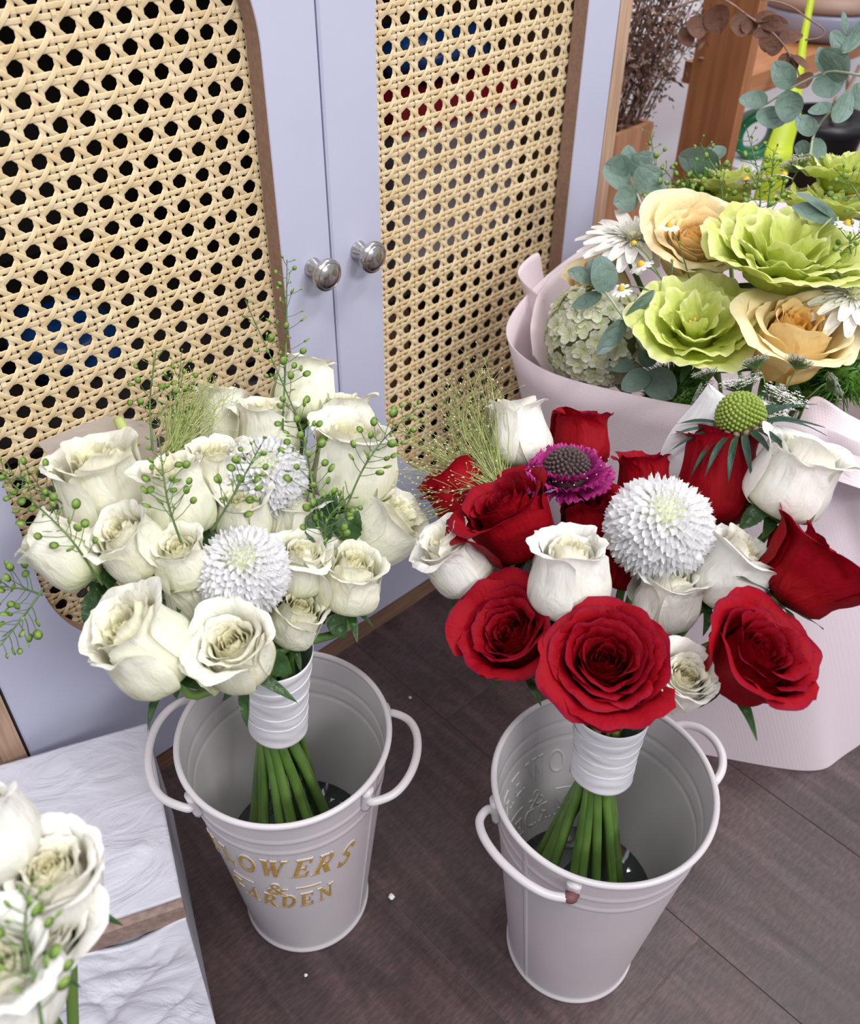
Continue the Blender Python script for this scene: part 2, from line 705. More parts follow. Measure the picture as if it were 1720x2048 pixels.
    kb['label'] = 'round brushed metal knob'
    return door


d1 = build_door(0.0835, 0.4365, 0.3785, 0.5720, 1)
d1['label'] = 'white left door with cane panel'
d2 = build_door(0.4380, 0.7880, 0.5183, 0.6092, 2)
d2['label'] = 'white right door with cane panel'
# ------------------------------------------------------------------ buckets
RB, RT, BH = 0.0518, 0.0769, 0.2335
m_enamel = noisy('cream_enamel', (0.645, 0.61, 0.635), (0.69, 0.655, 0.675), 14, 0.3, spec=0.5)
m_gold = noisy('gold_paint', (0.62, 0.36, 0.07), (0.80, 0.53, 0.16), 300, 0.38, metal=0.35)
m_rust = pbsdf('bare_rusty_wire', (0.16, 0.06, 0.06), 0.6)


def rad(z):
    return RB + (RT - RB) * z / BH


# serif capitals: strokes (points, width) in a 0..1 box, plus serif bars
def arc(cx, cy, rx, ry, a0, a1, n=14):
    a = np.radians(np.linspace(a0, a1, n))
    return [(cx + rx * math.cos(q), cy + ry * math.sin(q)) for q in a]


TK, TN = 0.20, 0.075
GLY = {
    'F': (0.72, [([(0.2, 0), (0.2, 1)], TK), ([(0.2, 0.96), (0.7, 0.96)], TN), ([(0.2, 0.5), (0.55, 0.5)], TN), ([(0.68, 0.98), (0.68, 0.74)], TN),
                 ([(0.53, 0.62), (0.53, 0.38)], TN), ([(0.02, 0.03), (0.4, 0.03)], TN), ([(0.02, 0.97), (0.3, 0.97)], TN)]),
    'L': (0.72, [([(0.2, 0), (0.2, 1)], TK), ([(0.02, 0.03), (0.68, 0.03)], TN), ([(0.67, 0.0), (0.67, 0.28)], TN), ([(0.02, 0.97), (0.4, 0.97)], TN)]),
    'O': (0.9, [(arc(0.45, 0.5, 0.36, 0.46, 60, 300), TK * 0.8), (arc(0.45, 0.5, 0.36, 0.46, -60, 60), TK * 0.8),
                (arc(0.45, 0.5, 0.40, 0.47, 30, 150), TN), (arc(0.45, 0.5, 0.40, 0.47, 210, 330), TN)]),
    'W': (1.15, [([(0.14, 0.97), (0.36, 0.02)], TK), ([(0.36, 0.02), (0.58, 0.9)], TN), ([(0.55, 0.97), (0.77, 0.02)], TK), ([(0.77, 0.02), (1.02, 0.97)], TN),
                 ([(0.0, 0.97), (0.3, 0.97)], TN), ([(0.42, 0.97), (0.7, 0.97)], TN), ([(0.88, 0.97), (1.14, 0.97)], TN)]),
    'E': (0.76, [([(0.2, 0), (0.2, 1)], TK), ([(0.02, 0.97), (0.7, 0.97)], TN), ([(0.2, 0.5), (0.55, 0.5)], TN), ([(0.02, 0.03), (0.72, 0.03)], TN),
                 ([(0.69, 1.0), (0.69, 0.76)], TN), ([(0.71, 0.0), (0.71, 0.26)], TN), ([(0.53, 0.62), (0.53, 0.38)], TN)]),
    'R': (0.86, [([(0.2, 0), (0.2, 1)], TK), ([(0.02, 0.03), (0.4, 0.03)], TN), ([(0.02, 0.97), (0.45, 0.97)], TN), (arc(0.42, 0.74, 0.22, 0.23, 90, -90), TK * 0.75),
                 ([(0.2, 0.49), (0.44, 0.49)], TN), ([(0.42, 0.49), (0.74, 0.02)], TK), ([(0.68, 0.03), (0.9, 0.03)], TN)]),
    'S': (0.66, [(arc(0.33, 0.74, 0.22, 0.22, 30, 210) + arc(0.33, 0.26, 0.24, 0.24, 60, -150), TK * 0.72), ([(0.56, 0.96), (0.56, 0.72)], TN),
                 ([(0.07, 0.28), (0.07, 0.03)], TN)]),
    '&': (0.95, [(arc(0.38, 0.76, 0.17, 0.2, -60, 260) , TN * 1.3), ([(0.26, 0.66), (0.8, 0.04)], TK * 0.8), (arc(0.34, 0.26, 0.26, 0.24, 110, 330), TK * 0.7),
                 ([(0.56, 0.14), (0.82, 0.5)], TN), ([(0.7, 0.5), (0.95, 0.5)], TN), ([(0.74, 0.03), (0.95, 0.03)], TN)]),
    'G': (0.92, [(arc(0.47, 0.5, 0.36, 0.46, 50, 310), TK * 0.85), ([(0.74, 0.1), (0.74, 0.44)], TK), ([(0.56, 0.44), (0.92, 0.44)], TN), ([(0.74, 0.98), (0.74, 0.72)], TN)]),
    'A': (0.95, [([(0.46, 0.98), (0.16, 0.02)], TN), ([(0.46, 0.98), (0.76, 0.02)], TK), ([(0.25, 0.34), (0.64, 0.34)], TN), ([(0.02, 0.03), (0.32, 0.03)], TN),
                 ([(0.58, 0.03), (0.94, 0.03)], TN)]),
    'D': (0.9, [([(0.2, 0), (0.2, 1)], TK), ([(0.02, 0.03), (0.42, 0.03)], TN), ([(0.02, 0.97), (0.42, 0.97)], TN), (arc(0.4, 0.5, 0.38, 0.46, 90, -90), TK * 0.85)]),
    'N': (0.95, [([(0.18, 0.97), (0.18, 0.02)], TN), ([(0.16, 0.97), (0.76, 0.03)], TK), ([(0.76, 0.97), (0.76, 0.0)], TN), ([(0.02, 0.03), (0.34, 0.03)], TN),
                 ([(0.0, 0.97), (0.26, 0.97)], TN), ([(0.62, 0.97), (0.92, 0.97)], TN)]),
    '-': (1.4, [([(0.05, 0.5), (1.3, 0.5)], 0.11)]),
}


def glyph_on_cone(ch, azc, zc, h, tilt, width_scale, lift, thick, inside=False):
    """glyph centred at azimuth azc / height zc, wrapped on the wall"""
    w, strokes = GLY[ch]
    mb = MB()
    for qi, (pts, sw) in enumerate(strokes):
        pts = np.array(pts, float)
        pts = np.array(pts) if len(pts) > 3 else spline(pts, 7)
        T = np.gradient(pts, axis=0)
        T /= np.linalg.norm(T, axis=1)[:, None] + 1e-9
        N = np.stack([-T[:, 1], T[:, 0]], 1)
        rows = []
        for a, k in ((-0.5, 0), (-0.32, 1), (0.32, 1), (0.5, 0)):
            q = pts + N * a * sw
            x = (q[:, 0] - w / 2) * width_scale * h
            y = (q[:, 1] - 0.5) * h
            x = x + y * 0.16
            x, y = x * math.cos(tilt) - y * math.sin(tilt), x * math.sin(tilt) + y * math.cos(tilt)
            z = zc + y
            R = rad(z) + (-1 if inside else 1) * (lift + thick * k + qi * 0.00004)
            a_ = azc + x / R if not inside else azc + x / R
            rows.append(np.stack([R * np.cos(a_), R * np.sin(a_), z], 1))
        V = np.stack(rows, 1).reshape(-1, 3)
        mb.add(V, grid_faces(4, len(pts)).tolist())
    return np.concatenate(mb.V), mb.F


def bucket(label, cxy, text_az, handles, seam_az, rusty=None, gold=True):
    M = np.eye(4)
    M[0, 3], M[1, 3] = cxy
    root = thing('bucket', label, 'bucket', M)
    t = 0.0011
    pr = [(0.0, 0.004), (RB - 0.006, 0.004)]
    zz = []
    for z in np.linspace(0.0065, BH, 70):
        zz.append(z)

    def ribz(z, s):
        return sum(0.00095 * math.exp(-((z - c) / 0.0016) ** 2) for c in (BH - 0.0255, BH - 0.042))
    outer = [(RB + 0.0014, 0.0), (RB + 0.0024, 0.0012), (RB + 0.0022, 0.0028), (RB + 0.0012, 0.0042)] + \
            [(rad(z) + ribz(z, 1), z) for z in np.linspace(0.006, BH - 0.002, 110)]
    rim = []
    for a in np.linspace(-60, 240, 14):
        rim.append((rad(BH) + 0.0004 + 0.0023 * math.cos(math.radians(a)), BH + 0.0005 + 0.0023 * math.sin(math.radians(a))))
    inner = [(rad(z) - t + ribz(z, 1), z) for z in np.linspace(BH - 0.003, 0.007, 110)] + [(RB - 0.005, 0.0062), (0.0, 0.0062)]
    V, F = lathe([(0.0, 0.0)] + outer + rim + inner, 96)
    obj('body', V, F, m_enamel, root)
    # side seam
    mb = MB()
    zz = np.linspace(0.005, BH - 0.004, 30)
    rows = [np.stack([(rad(zz) + h) * math.cos(seam_az + a), (rad(zz) + h) * math.sin(seam_az + a), zz], 1)
            for a, h in ((-0.035, 0.0), (-0.03, 0.0006), (0.03, 0.0007), (0.035, 0.0))]
    mb.add(np.stack(rows, 1).reshape(-1, 3), grid_faces(4, 30).tolist())
    mb.obj('seam', m_enamel, root)
    # lettering
    if gold is not None:
        wide = math.radians(1)
        base = [('F', -45), ('L', -30.5), ('O', -15.5), ('W', 1.0), ('E', 18.5), ('R', 32.5), ('S', 47.5)]
        rows_ = [[(c, a, 0.1665 - 0.0105 * (a / 47) ** 2, 0.0265, -0.20 * a / 47, 0.62) for c, a in base],
                 [('-', -24, 0.131, 0.014, 0.0, 1.0), ('&', 0, 0.130, 0.019, 0, 0.85), ('-', 21, 0.131, 0.014, 0.0, 1.0)],
                 [(c, a, 0.1075 + 0.0045 * (a / 34) ** 2, 0.0215, 0.16 * a / 34, 0.62)
                  for c, a in (('G', -33.5), ('A', -20), ('R', -7), ('D', 6), ('E', 18.5), ('N', 32))]]
        for row in rows_:
            for c, a, z, h, tl, ws in row:
                az = text_az + math.radians(a)
                V, F = glyph_on_cone(c, az, z, h * 1.1, tl, ws, 0.0001, 0.0006)
                obj('letter_backing', V, F, m_enamel, root)
                V, F = glyph_on_cone(c, az, z, h, tl, ws, 0.0007, 0.0003)
                nm = {'&': 'ampersand', '-': 'dash'}.get(c, 'letter')
                lo = obj(nm, V, F, m_gold, root)
                V, F = glyph_on_cone(c, az, z, h, tl, ws, 0.0010, 0.0008, True)
                obj('embossed_' + nm, V, F, m_enamel, root)
    # handles
    for hi, (a0, a1, rm, am, zm) in enumerate(handles):
        a0, a1, am = map(math.radians, (a0, a1, am))
        P = []
        z0 = BH - 0.0165
        mid = np.array([rm * math.cos(am), rm * math.sin(am), zm])

        def pt(a, r, z):
            return np.array([r * math.cos(a), r * math.sin(a), z])
        e0, e1 = pt(a0, rad(z0) + 0.0022, z0), pt(a1, rad(z0) + 0.0022, z0)
        ctrl = [e0, e0 * np.array([1, 1, 0]) * 1.0 + pt(a0, 0.006, 0) + np.array([0, 0, z0 + 0.003])]
        ch = e1 - e0
        cn = 0.5 * (e0 + e1)
        out = mid - cn
        for s, k in ((0.10, 0.62), (0.27, 0.90), (0.5, 1.0), (0.73, 0.90), (0.90, 0.62)):
            ctrl.append(cn + ch * (s - 0.5) * 1.12 + out * k)
        ctrl += [e1 * np.array([1, 1, 0]) + pt(a1, 0.006, 0) + np.array([0, 0, z0 + 0.003]), e1]
        V, F = tube(spline(ctrl, 64), 0.0031, 10)
        h = obj('handle', V, F, m_enamel, root)
        for a in (a0, a1):      # bracket tabs
            mb = MB()
            n = 9
            rows = []
            for s, l in ((-1, 0.0), (-1, 0.0035), (-0.5, 0.0052), (0.5, 0.0052), (1, 0.0035), (1, 0.0)):
                z = np.linspace(BH - 0.026, BH - 0.004, n)
                rows.append(np.stack([(rad(z) + l) * np.cos(a + s * 0.062), (rad(z) + l) * np.sin(a + s * 0.062), z], 1))
            V = np.stack(rows, 1).reshape(-1, 3)
            Fq = grid_faces(6, n, True).tolist() + [tuple(range(6))[::-1], tuple((n - 1) * 6 + k for k in range(6))]
            obj('bracket', V, Fq, m_enamel, root)
        if rusty == hi:
            e = e1
            P = spline([ctrl[-1], ctrl[-2], ctrl[-2] * 0.72 + ctrl[-3] * 0.28], 10)
            V, F = tube(P, np.linspace(0.0050, 0.0034, 10), 10)
            obj('bare_wire_tip', V, F, m_rust, root)['label'] = 'dark red bare tip of the handle'
    return root


BL, BR = (0.2142, 0.375), (0.353, 0.1876)
bucket('cream enamel bucket with gold FLOWERS & GARDEN lettering, holding the all-white roses', BL, math.radians(220.5),
       [(337, 281, 0.0985, 310, 0.224), (105, 177, 0.0995, 140, 0.224)], math.radians(292))
bucket('cream enamel bucket with a chipped handle, holding the red and white roses', BR, math.radians(79),
       [(146, 205, 0.092, 172, 0.222), (0, 323, 0.0985, 342, 0.226)], math.radians(176), rusty=0)

# water
def water(label, cxy, z):
    m = MATS.get('murky_water')
    if not m:
        m = pbsdf('murky_water', (0.62, 0.70, 0.70), 0.03, spec=0.6, Transmission_Weight=0.92, IOR=1.33)
    r = rad(z) - 0.0016
    V, F = lathe([(0.0, z), (r, z), (RB - 0.0055, 0.0068), (0.0, 0.0068)], 64)
    V[:, 0] += cxy[0]
    V[:, 1] += cxy[1]
    return tag(obj('water', V, F[:, ::-1].copy(), m), label, 'water', kind='stuff')


water('cloudy water standing in the bucket of white roses', BL, 0.085)
water('cloudy water standing in the bucket of red roses', BR, 0.08)

# ------------------------------------------------------------------ plaster block
def hsh(p, s):
    return math.sin(p[0] * 12.9 + p[1] * 78.2 + s)


def plaster_mat():
    m = bpy.data.materials.new('white_rough_plaster')
    t = nt(m)
    b_ = t.nodes['Principled BSDF']
    b_.inputs['Base Color'].default_value = (0.69, 0.69, 0.77, 1)
    b_.inputs['Roughness'].default_value = 0.42
    tc = nn(t, 'ShaderNodeTexCoord')
    mp = nn(t, 'ShaderNodeMapping')
    mp.inputs['Rotation'].default_value = (0.3, 0.2, 0.5)
    mp.inputs['Scale'].default_value = (14, 24, 18)
    t.links.new(tc.outputs['Object'], mp.inputs[0])
    n1 = nn(t, 'ShaderNodeTexNoise')
    n1.inputs['Scale'].default_value = 1.0
    n1.inputs['Detail'].default_value = 7
    n1.inputs['Distortion'].default_value = 2.6
    n1.inputs['Roughness'].default_value = 0.5
    t.links.new(mp.outputs[0], n1.inputs['Vector'])
    bp = nn(t, 'ShaderNodeBump')
    bp.inputs['Strength'].default_value = 0.75
    bp.inputs['Distance'].default_value = 0.006
    t.links.new(n1.outputs['Fac'], bp.inputs['Height'])
    t.links.new(bp.outputs[0], b_.inputs['Normal'])
    return m


m_plaster = plaster_mat()
m_blockcore = noisy('bare_brown_edge', (0.28, 0.19, 0.16), (0.40, 0.28, 0.24), 150, 0.8, bump=0.4, bscale=200)
m_blockside = noisy('grey_plaster_side', (0.40, 0.40, 0.45), (0.50, 0.50, 0.55), 30, 0.7, bump=0.4)
ang = math.atan2(0.0662, 0.163)
BK = np.eye(4)
ca, sa = math.cos(ang), math.sin(ang)
# local x = leftwards along the front edge, local y = backwards along the right edge
BK[:3, 0] = (-ca, sa, 0)
BK[:3, 1] = (sa, ca, 0)
BK[:3, 2] = (0, 0, 1)
BK[:3, 3] = (0.1065, 0.3695, 0)
blk = thing('plaster_block', 'white plaster-coated display block with a bare brown front edge', 'display block', BK)
BW, BD, BHH = 0.24, 0.166, 0.143
SL = 0.041          # the front leans out towards the floor
b = MB()
b.add([(0.0015, -SL + .004, 0), (BW, -SL + .004, 0), (BW, BD, 0), (0.0015, BD, 0), (0.0015, 0.004, BHH - 0.004), (BW, 0.004, BHH - 0.004), (BW, BD, BHH - 0.004), (0.0015, BD, BHH - 0.004)],
      [(0, 1, 2, 3), (4, 7, 6, 5), (0, 4, 5, 1), (1, 5, 6, 2), (2, 6, 7, 3), (3, 7, 4, 0)])
b.obj('core', m_blockside, blk, smooth=False)


def wrinkled(nx, ny, f, amp, seed):
    r = np.random.RandomState(seed)
    u, v = np.meshgrid(np.linspace(0, 1, nx), np.linspace(0, 1, ny))
    h = np.zeros_like(u)
    for k in range(16):
        fx, fy, ph = r.uniform(-6, 6), r.uniform(-9, 9), r.uniform(0, 6.3)
        w = np.sin(u * fx * 2.2 + 1.3 * np.sin(v * r.uniform(2, 7) + ph)) + np.sin(v * fy + 1.1 * np.sin(u * r.uniform(2, 8) + ph))
        h += (1 - np.abs(np.sin(w * 1.1 + ph))) ** 3 * r.uniform(0.3, 1)
    h = (h - h.mean()) * amp / 4
    edge = np.minimum(np.minimum(u, 1 - u), np.minimum(v, 1 - v)) * 14
    return u, v, h * np.clip(edge, 0.15, 1)


def slab(name, fmap, nx, ny, amp, seed, mat):
    u, v, h = wrinkled(nx, ny, None, amp, seed)
    top = fmap(u, v, h)
    bot = fmap(u, v, np.full_like(h, -0.0036))
    V = np.concatenate([top.reshape(-1, 3), bot.reshape(-1, 3)])
    F = grid_faces(nx, ny).tolist()
    n = nx * ny
    F += [(a + n, d + n, c + n, b_ + n) for a, b_, c, d in F]
    per = [i for i in range(nx)] + [(j + 1) * nx - 1 for j in range(1, ny)] + [n - 2 - i for i in range(nx - 1)] + [j * nx for j in range(ny - 2, 0, -1)]
    for i in range(len(per)):
        a, c = per[i], per[(i + 1) % len(per)]
        F.append((c, a, a + n, c + n))
    return obj(name, V, F, mat, blk)


slab('plaster_top', lambda u, v, h: np.stack([u * BW, v * BD, BHH + h], -1), 90, 80, 0.0042, 3, m_plaster)
def front_map(u, v, h):
    z = 0.001 + v * (BHH - 0.021 - 0.008 * np.sin(u * 9) ** 2)
    return np.stack([0.001 + u * BW, -SL * (1 - z / BHH) - 0.0015 - h, z], -1)[:, ::-1]


slab('plaster_front', front_map, 90, 60, 0.0105, 8, m_plaster)
b = MB()
b.box((0.0, -SL * 0.12 - .0015, BHH - 0.0225), (BW, 0.004, BHH - 0.0042))
b.obj('bare_edge', m_blockcore, blk, smooth=False)
# ------------------------------------------------------------------ rose and leaf builders
m_stem = noisy('green_stem', (0.075, 0.165, 0.028), (0.16, 0.29, 0.06), 40, 0.42, stretch=(1, 1, 0.3))
m_sepal = noisy('green_sepal', (0.10, 0.19, 0.055), (0.19, 0.30, 0.10), 60, 0.5)
m_leaf = petal_mat('green_rose_leaf', (0.05, 0.12, 0.028), (0.038, 0.10, 0.024), (0.055, 0.125, 0.035), trans=0.2, rough=0.35, vein=0.3, spec=0.5)
m_white = petal_mat('ivory_rose_petal', (0.66, 0.78, 0.30), (0.90, 0.90, 0.71), (0.94, 0.935, 0.84), warm=(0.92, 0.87, 0.50), trans=0.2,
                    rough=0.52, pos=(0.0, 0.5, 0.95), vein=0.05, spec=0.22)
m_white2 = petal_mat('pure_white_rose_petal', (0.74, 0.80, 0.46), (0.93, 0.92, 0.83), (0.96, 0.95, 0.91), warm=(0.94, 0.89, 0.55), trans=0.2,
                     rough=0.52, pos=(0.0, 0.4, 0.95), vein=0.05, spec=0.22)
m_red = petal_mat('velvet_red_rose_petal', (0.17, 0.001, 0.004), (0.29, 0.001, 0.006), (0.34, 0.002, 0.011), warm=(0.22, 0.001, 0.004), trans=0.16,
                  rough=0.62, sheen=0.0, pos=(0.0, 0.45, 0.95), edge2=(0.24, 0.006, 0.035), vein=0.12, spec=0.14)
m_cream = petal_mat('peach_rose_petal', (0.95, 0.50, 0.02), (0.96, 0.75, 0.27), (0.97, 0.86, 0.56), warm=(0.97, 0.52, 0.02), trans=0.24, rough=0.5, vein=0.03)


def petal_grid(nu, ns):
    u, s = np.meshgrid(np.linspace(-1, 1, nu), np.linspace(0, 1, ns) ** 0.85)
    return u, s


PG = {}


def lerp(a, b, t):
    return a + (b - a) * t


def rose_petal(rs, R, Ht, rb, rn, ztop, lip, drop, half, phi, spiral, t, ruf, warm, nu=13, ns=15, tip=0.0, curl=0.0):
    """one petal in the flower's own frame; axis = +z, base at origin"""
    mer = spline([(0.10 * R * min(1, rb / R * 2), 0.0), (0.84 * rb + 0.03 * R, 0.14 * Ht), (rb, 0.40 * Ht), (lerp(rb, rn, 0.55), 0.74 * ztop), (rn, ztop)]
                 , 40)
    if lip > 1e-6:
        a = np.linspace(0, 1, 14)[1:]
        # the rolled lip leaves the top tangentially and bends outwards
        d = mer[-1] - mer[-3]
        d /= np.linalg.norm(d)
        th0 = math.atan2(d[0], d[1])
        th = th0 + a * (drop - th0)
        st = lip / 13
        p = mer[-1]
        ex = []
        for q in th:
            p = p + st * np.array([math.sin(q), math.cos(q)])
            ex.append(p)
        mer = np.concatenate([mer, ex])
    L = np.concatenate([[0], np.cumsum(np.linalg.norm(np.diff(mer, axis=0), axis=1))])
    L /= L[-1]
    u, s = petal_grid(nu, ns)
    ph = rs.uniform(0, 6.28, 6)
    k = rs.uniform(2.0, 4.5, 3)
    topcut = 0.16 * np.abs(u) ** 2.6 + 0.012 * np.sin(u * 7 * k[0] + ph[0]) + 0.010 * np.sin(u * 11 + ph[1]) - tip * (1 - np.abs(u)) ** 2
    se = np.clip(s * (1 - topcut * s ** 1.5), 0, 1)
    r = np.interp(se, L, mer[:, 0])
    z = np.interp(se, L, mer[:, 1])
    wid = half * (0.42 + 0.58 * np.sin(np.clip(se / 0.62, 0, 1) * math.pi / 2)) * (1 - 0.12 * np.clip((se - 0.7) / 0.3, 0, 1) ** 2)
    a = phi + u * wid
    # overlap spiral, edge roll, ruffles
    r = r * (1 + spiral * u * smooth01(0.0, 0.5, s))
    w = s ** 2.2
    r = r + R * w * (ruf * (0.55 * np.sin(u * k[1] * 1.5 + ph[2]) + 0.35 * np.sin(u * k[2] * 3.1 + ph[3])) )
    z = z + R * w * ruf * 0.7 * np.sin(u * k[0] * 1.7 + ph[4])
    e = np.clip(np.abs(u) - 0.45, 0, 1) / 0.55
    r = r + R * curl * e ** 2 * s ** 1.3
    z = z - R * curl * 0.35 * e ** 2 * s ** 2
    r = r + R * 0.012 * np.sin(u * 9 * k[2] / 3 + ph[5] + 2 * s) * s * (1 - 0.5 * s)
    V = np.stack([r * np.cos(a), r * np.sin(a), z], -1).reshape(-1, 3)
    V += rs.uniform(-1, 1, V.shape) * R * 0.002
    col = np.stack([se, np.full_like(se, warm), np.full_like(se, rs.rand())], -1).reshape(-1, 3)
    uv = np.stack([u * 0.5 + 0.5 + ph[0], se], -1).reshape(-1, 2)
    key = (nu, ns)
    if key not in PG:
        PG[key] = grid_faces(nu, ns)
    return V, PG[key], uv, col


def rose_petals(root, rs, R, o, mat, n=None, ht=None, ruf=0.045, warmk=1.0, loose=0.0, swirl=1, tight=1.0, sub=1.0, hi=False, lipk=1.0):
    n = n or int(lerp(19, 34, o))
    Ht = R * (ht or lerp(1.80, 1.15, o))
    ph = rs.uniform(0, 6.28)
    for i in range(n):
        t = i / (n - 1)
        rb = R * lerp(0.07, lerp(0.93, 0.62, o), t ** 0.75) * tight
        rn = R * lerp(0.03, lerp(0.66, 0.86, o), t ** lerp(1.2, 0.95, o)) * rs.uniform(0.93, 1.06)
        zt = Ht * (lerp(lerp(0.97, 0.80, o), lerp(0.90, 0.70, o), t) + rs.uniform(-0.06, 0.05))
        if t < 0.25:
            zt *= lerp(0.94, 1.0, t / 0.25)
        lip = R * lerp(0.04, lerp(0.40, 0.42, o), t ** 1.3) * rs.uniform(0.6, 1.4) * lipk
        drop = math.radians(lerp(lerp(8, 20, o), lerp(105, 100, o), t ** 1.2) * rs.uniform(0.65, 1.25))
        if loose and t > 0.72:
            rn += R * loose * rs.uniform(0.2, 1.0)
            zt *= 1 - loose * 0.25
        half = math.radians(lerp(115, lerp(68, 56, o), t ** 0.6)) * rs.uniform(0.94, 1.06)
        ph += math.radians(137.5 if t < 0.55 else 142) * swirl + rs.uniform(-0.12, 0.12)
        V, F, uv, col = rose_petal(rs, R, Ht, rb, rn, zt, lip, drop, half, ph, 0.075 * swirl, t, ruf * lerp(0.55, 1.25, t), warmk * (1 - t) ** 1.5 * 0.9,
                                   nu=15 if not hi else 19, ns=15 if not hi else 19, tip=rs.uniform(0.02, 0.10) * t, curl=lerp(0.0, rs.uniform(0.05, 0.20), t))
        obj('petal', V, F, mat, root, uv=uv, col=col)
    return Ht


def leaf_mesh(length, width, fold=0.25, droop=0.3, wave=0.05, nu=7, ns=13, rs=None, point=1.0, serr=0.0):
    """blade along +y from origin, face +z"""
    u, s = np.meshgrid(np.linspace(-1, 1, nu), np.linspace(0, 1, ns))
    w = width * 0.5 * np.sin(math.pi * np.clip(s, 0, 1) ** (0.75 / point)) ** 0.85
    w[-1] *= 0
    x = u * w
    if serr:
        x = x * (1 + serr * np.sin(s * 60) * (np.abs(u) > 0.9))
    y = s * length
    z = np.abs(x) * fold - droop * length * s ** 2 + wave * width * np.sin(s * 9 + u * 2)
    V = np.stack([x, y, z], -1).reshape(-1, 3)
    uv = np.stack([u * 0.12 + 0.5, s], -1).reshape(-1, 2)
    col = np.stack([s, 0 * s, np.abs(u)], -1).reshape(-1, 3)
    return V, grid_faces(nu, ns), uv, col


def orient(V, P, ydir, zhint):
    y = np.array(ydir, float)
    y /= np.linalg.norm(y)
    x = np.cross(y, zhint)
    x /= np.linalg.norm(x) + 1e-9
    z = np.cross(x, y)
    return np.asarray(V) @ np.stack([x, y, z]) + np.asarray(P)


def calyx(root, R, rs, size=1.0):
    V, F = lathe(spline([(0.0, -0.20 * R), (0.10 * R, -0.19 * R), (0.19 * R, -0.08 * R), (0.22 * R, 0.02 * R), (0.16 * R, 0.08 * R), (0, 0.09 * R)], 14), 14)
    obj('calyx', V, F, m_sepal, root)
    for k in range(5):
        a = k * 2 * math.pi / 5 + rs.uniform(-0.2, 0.2)
        V, F, uv, col = leaf_mesh(R * rs.uniform(0.75, 1.05) * size, R * 0.26, fold=0.3, droop=rs.uniform(0.1, 0.5), ns=9, nu=5)
        d = np.array([math.cos(a), math.sin(a), rs.uniform(-0.5, 0.3)])
        V = orient(V, (0.15 * R * math.cos(a), 0.15 * R * math.sin(a), -0.02 * R), d, (0, 0, 1))
        obj('sepal', V, F, m_leaf, root, uv=uv, col=col)


class Bunch:
    """a hand-tied bouquet: where its stems are bound and where they end"""

    def __init__(self, bind, bind_low, foot, rfoot, rb=0.015, zfoot=0.010):
        self.bind, self.low = np.array(bind), np.array(bind_low)
        self.foot, self.rfoot, self.rb, self.zfoot = np.array(foot), rfoot, rb, zfoot
        self.k = 0

    def path(self, P, ax, rs, n=26):
        a = 2.399 * self.k + rs.uniform(-0.3, 0.3)
        rr = math.sqrt(((self.k * 0.618) % 1) * 0.95 + 0.05)
        self.k += 1
        off = np.array([math.cos(a), math.sin(a), 0]) * rr * self.rb
        e = self.foot + np.array([math.cos(a + 0.7), math.sin(a + 0.7), 0]) * self.rfoot * (0.5 + 0.5 * rr)
        e[2] = self.zfoot + rs.uniform(0, 0.012) + 0.028 * rr
        b1, b0 = self.bind + off, self.low + off * 1.05
        p1 = P - ax * min(0.022, 0.3 * np.linalg.norm(P - b1))
        pa = spline([P, p1, b1, b0, lerp(b0, e, 0.25)], n - 8)
        return np.concatenate([pa, [lerp(pa[-1], e, q) for q in np.linspace(0, 1, 9)[1:]]])


def rose(name, label, group, px, py, wpx, d, face, o, mat, seed, bunch, roll=None, off=0.45, stem_r=0.0033, sep=True, **k):
    """px,py = middle of the bloom in the photo, wpx its width there, d its distance"""
    rs = np.random.RandomState(seed)
    ax = cdir(*face)
    R = wpx * d / FPX / 2 * 0.96
    Ht = R * (k.get('ht') or lerp(1.80, 1.15, o))
    P = at(px, py, d) - ax * Ht * off
    M = frame(P, ax, rs.uniform(0, 6.28) if roll is None else roll)
    root = thing(name, label, 'flower', M, group)
    rose_petals(root, rs, R, o, mat, **k)
    if sep:
        calyx(root, R, rs)
    if bunch is not None:
        pts = bunch.path(P - ax * R * 0.12, ax, rs)
        V, F = tube(itf(M, pts), np.linspace(stem_r * 0.85, stem_r * 1.15, len(pts)), 8)
        obj('stem', V, F, m_stem, root)
    return root
# ------------------------------------------------------------------ ribbon handles
m_satin = pbsdf('white_satin', (0.84, 0.84, 0.88), 0.28, spec=0.6, Anisotropic=0.6, Sheen_Weight=0.2)


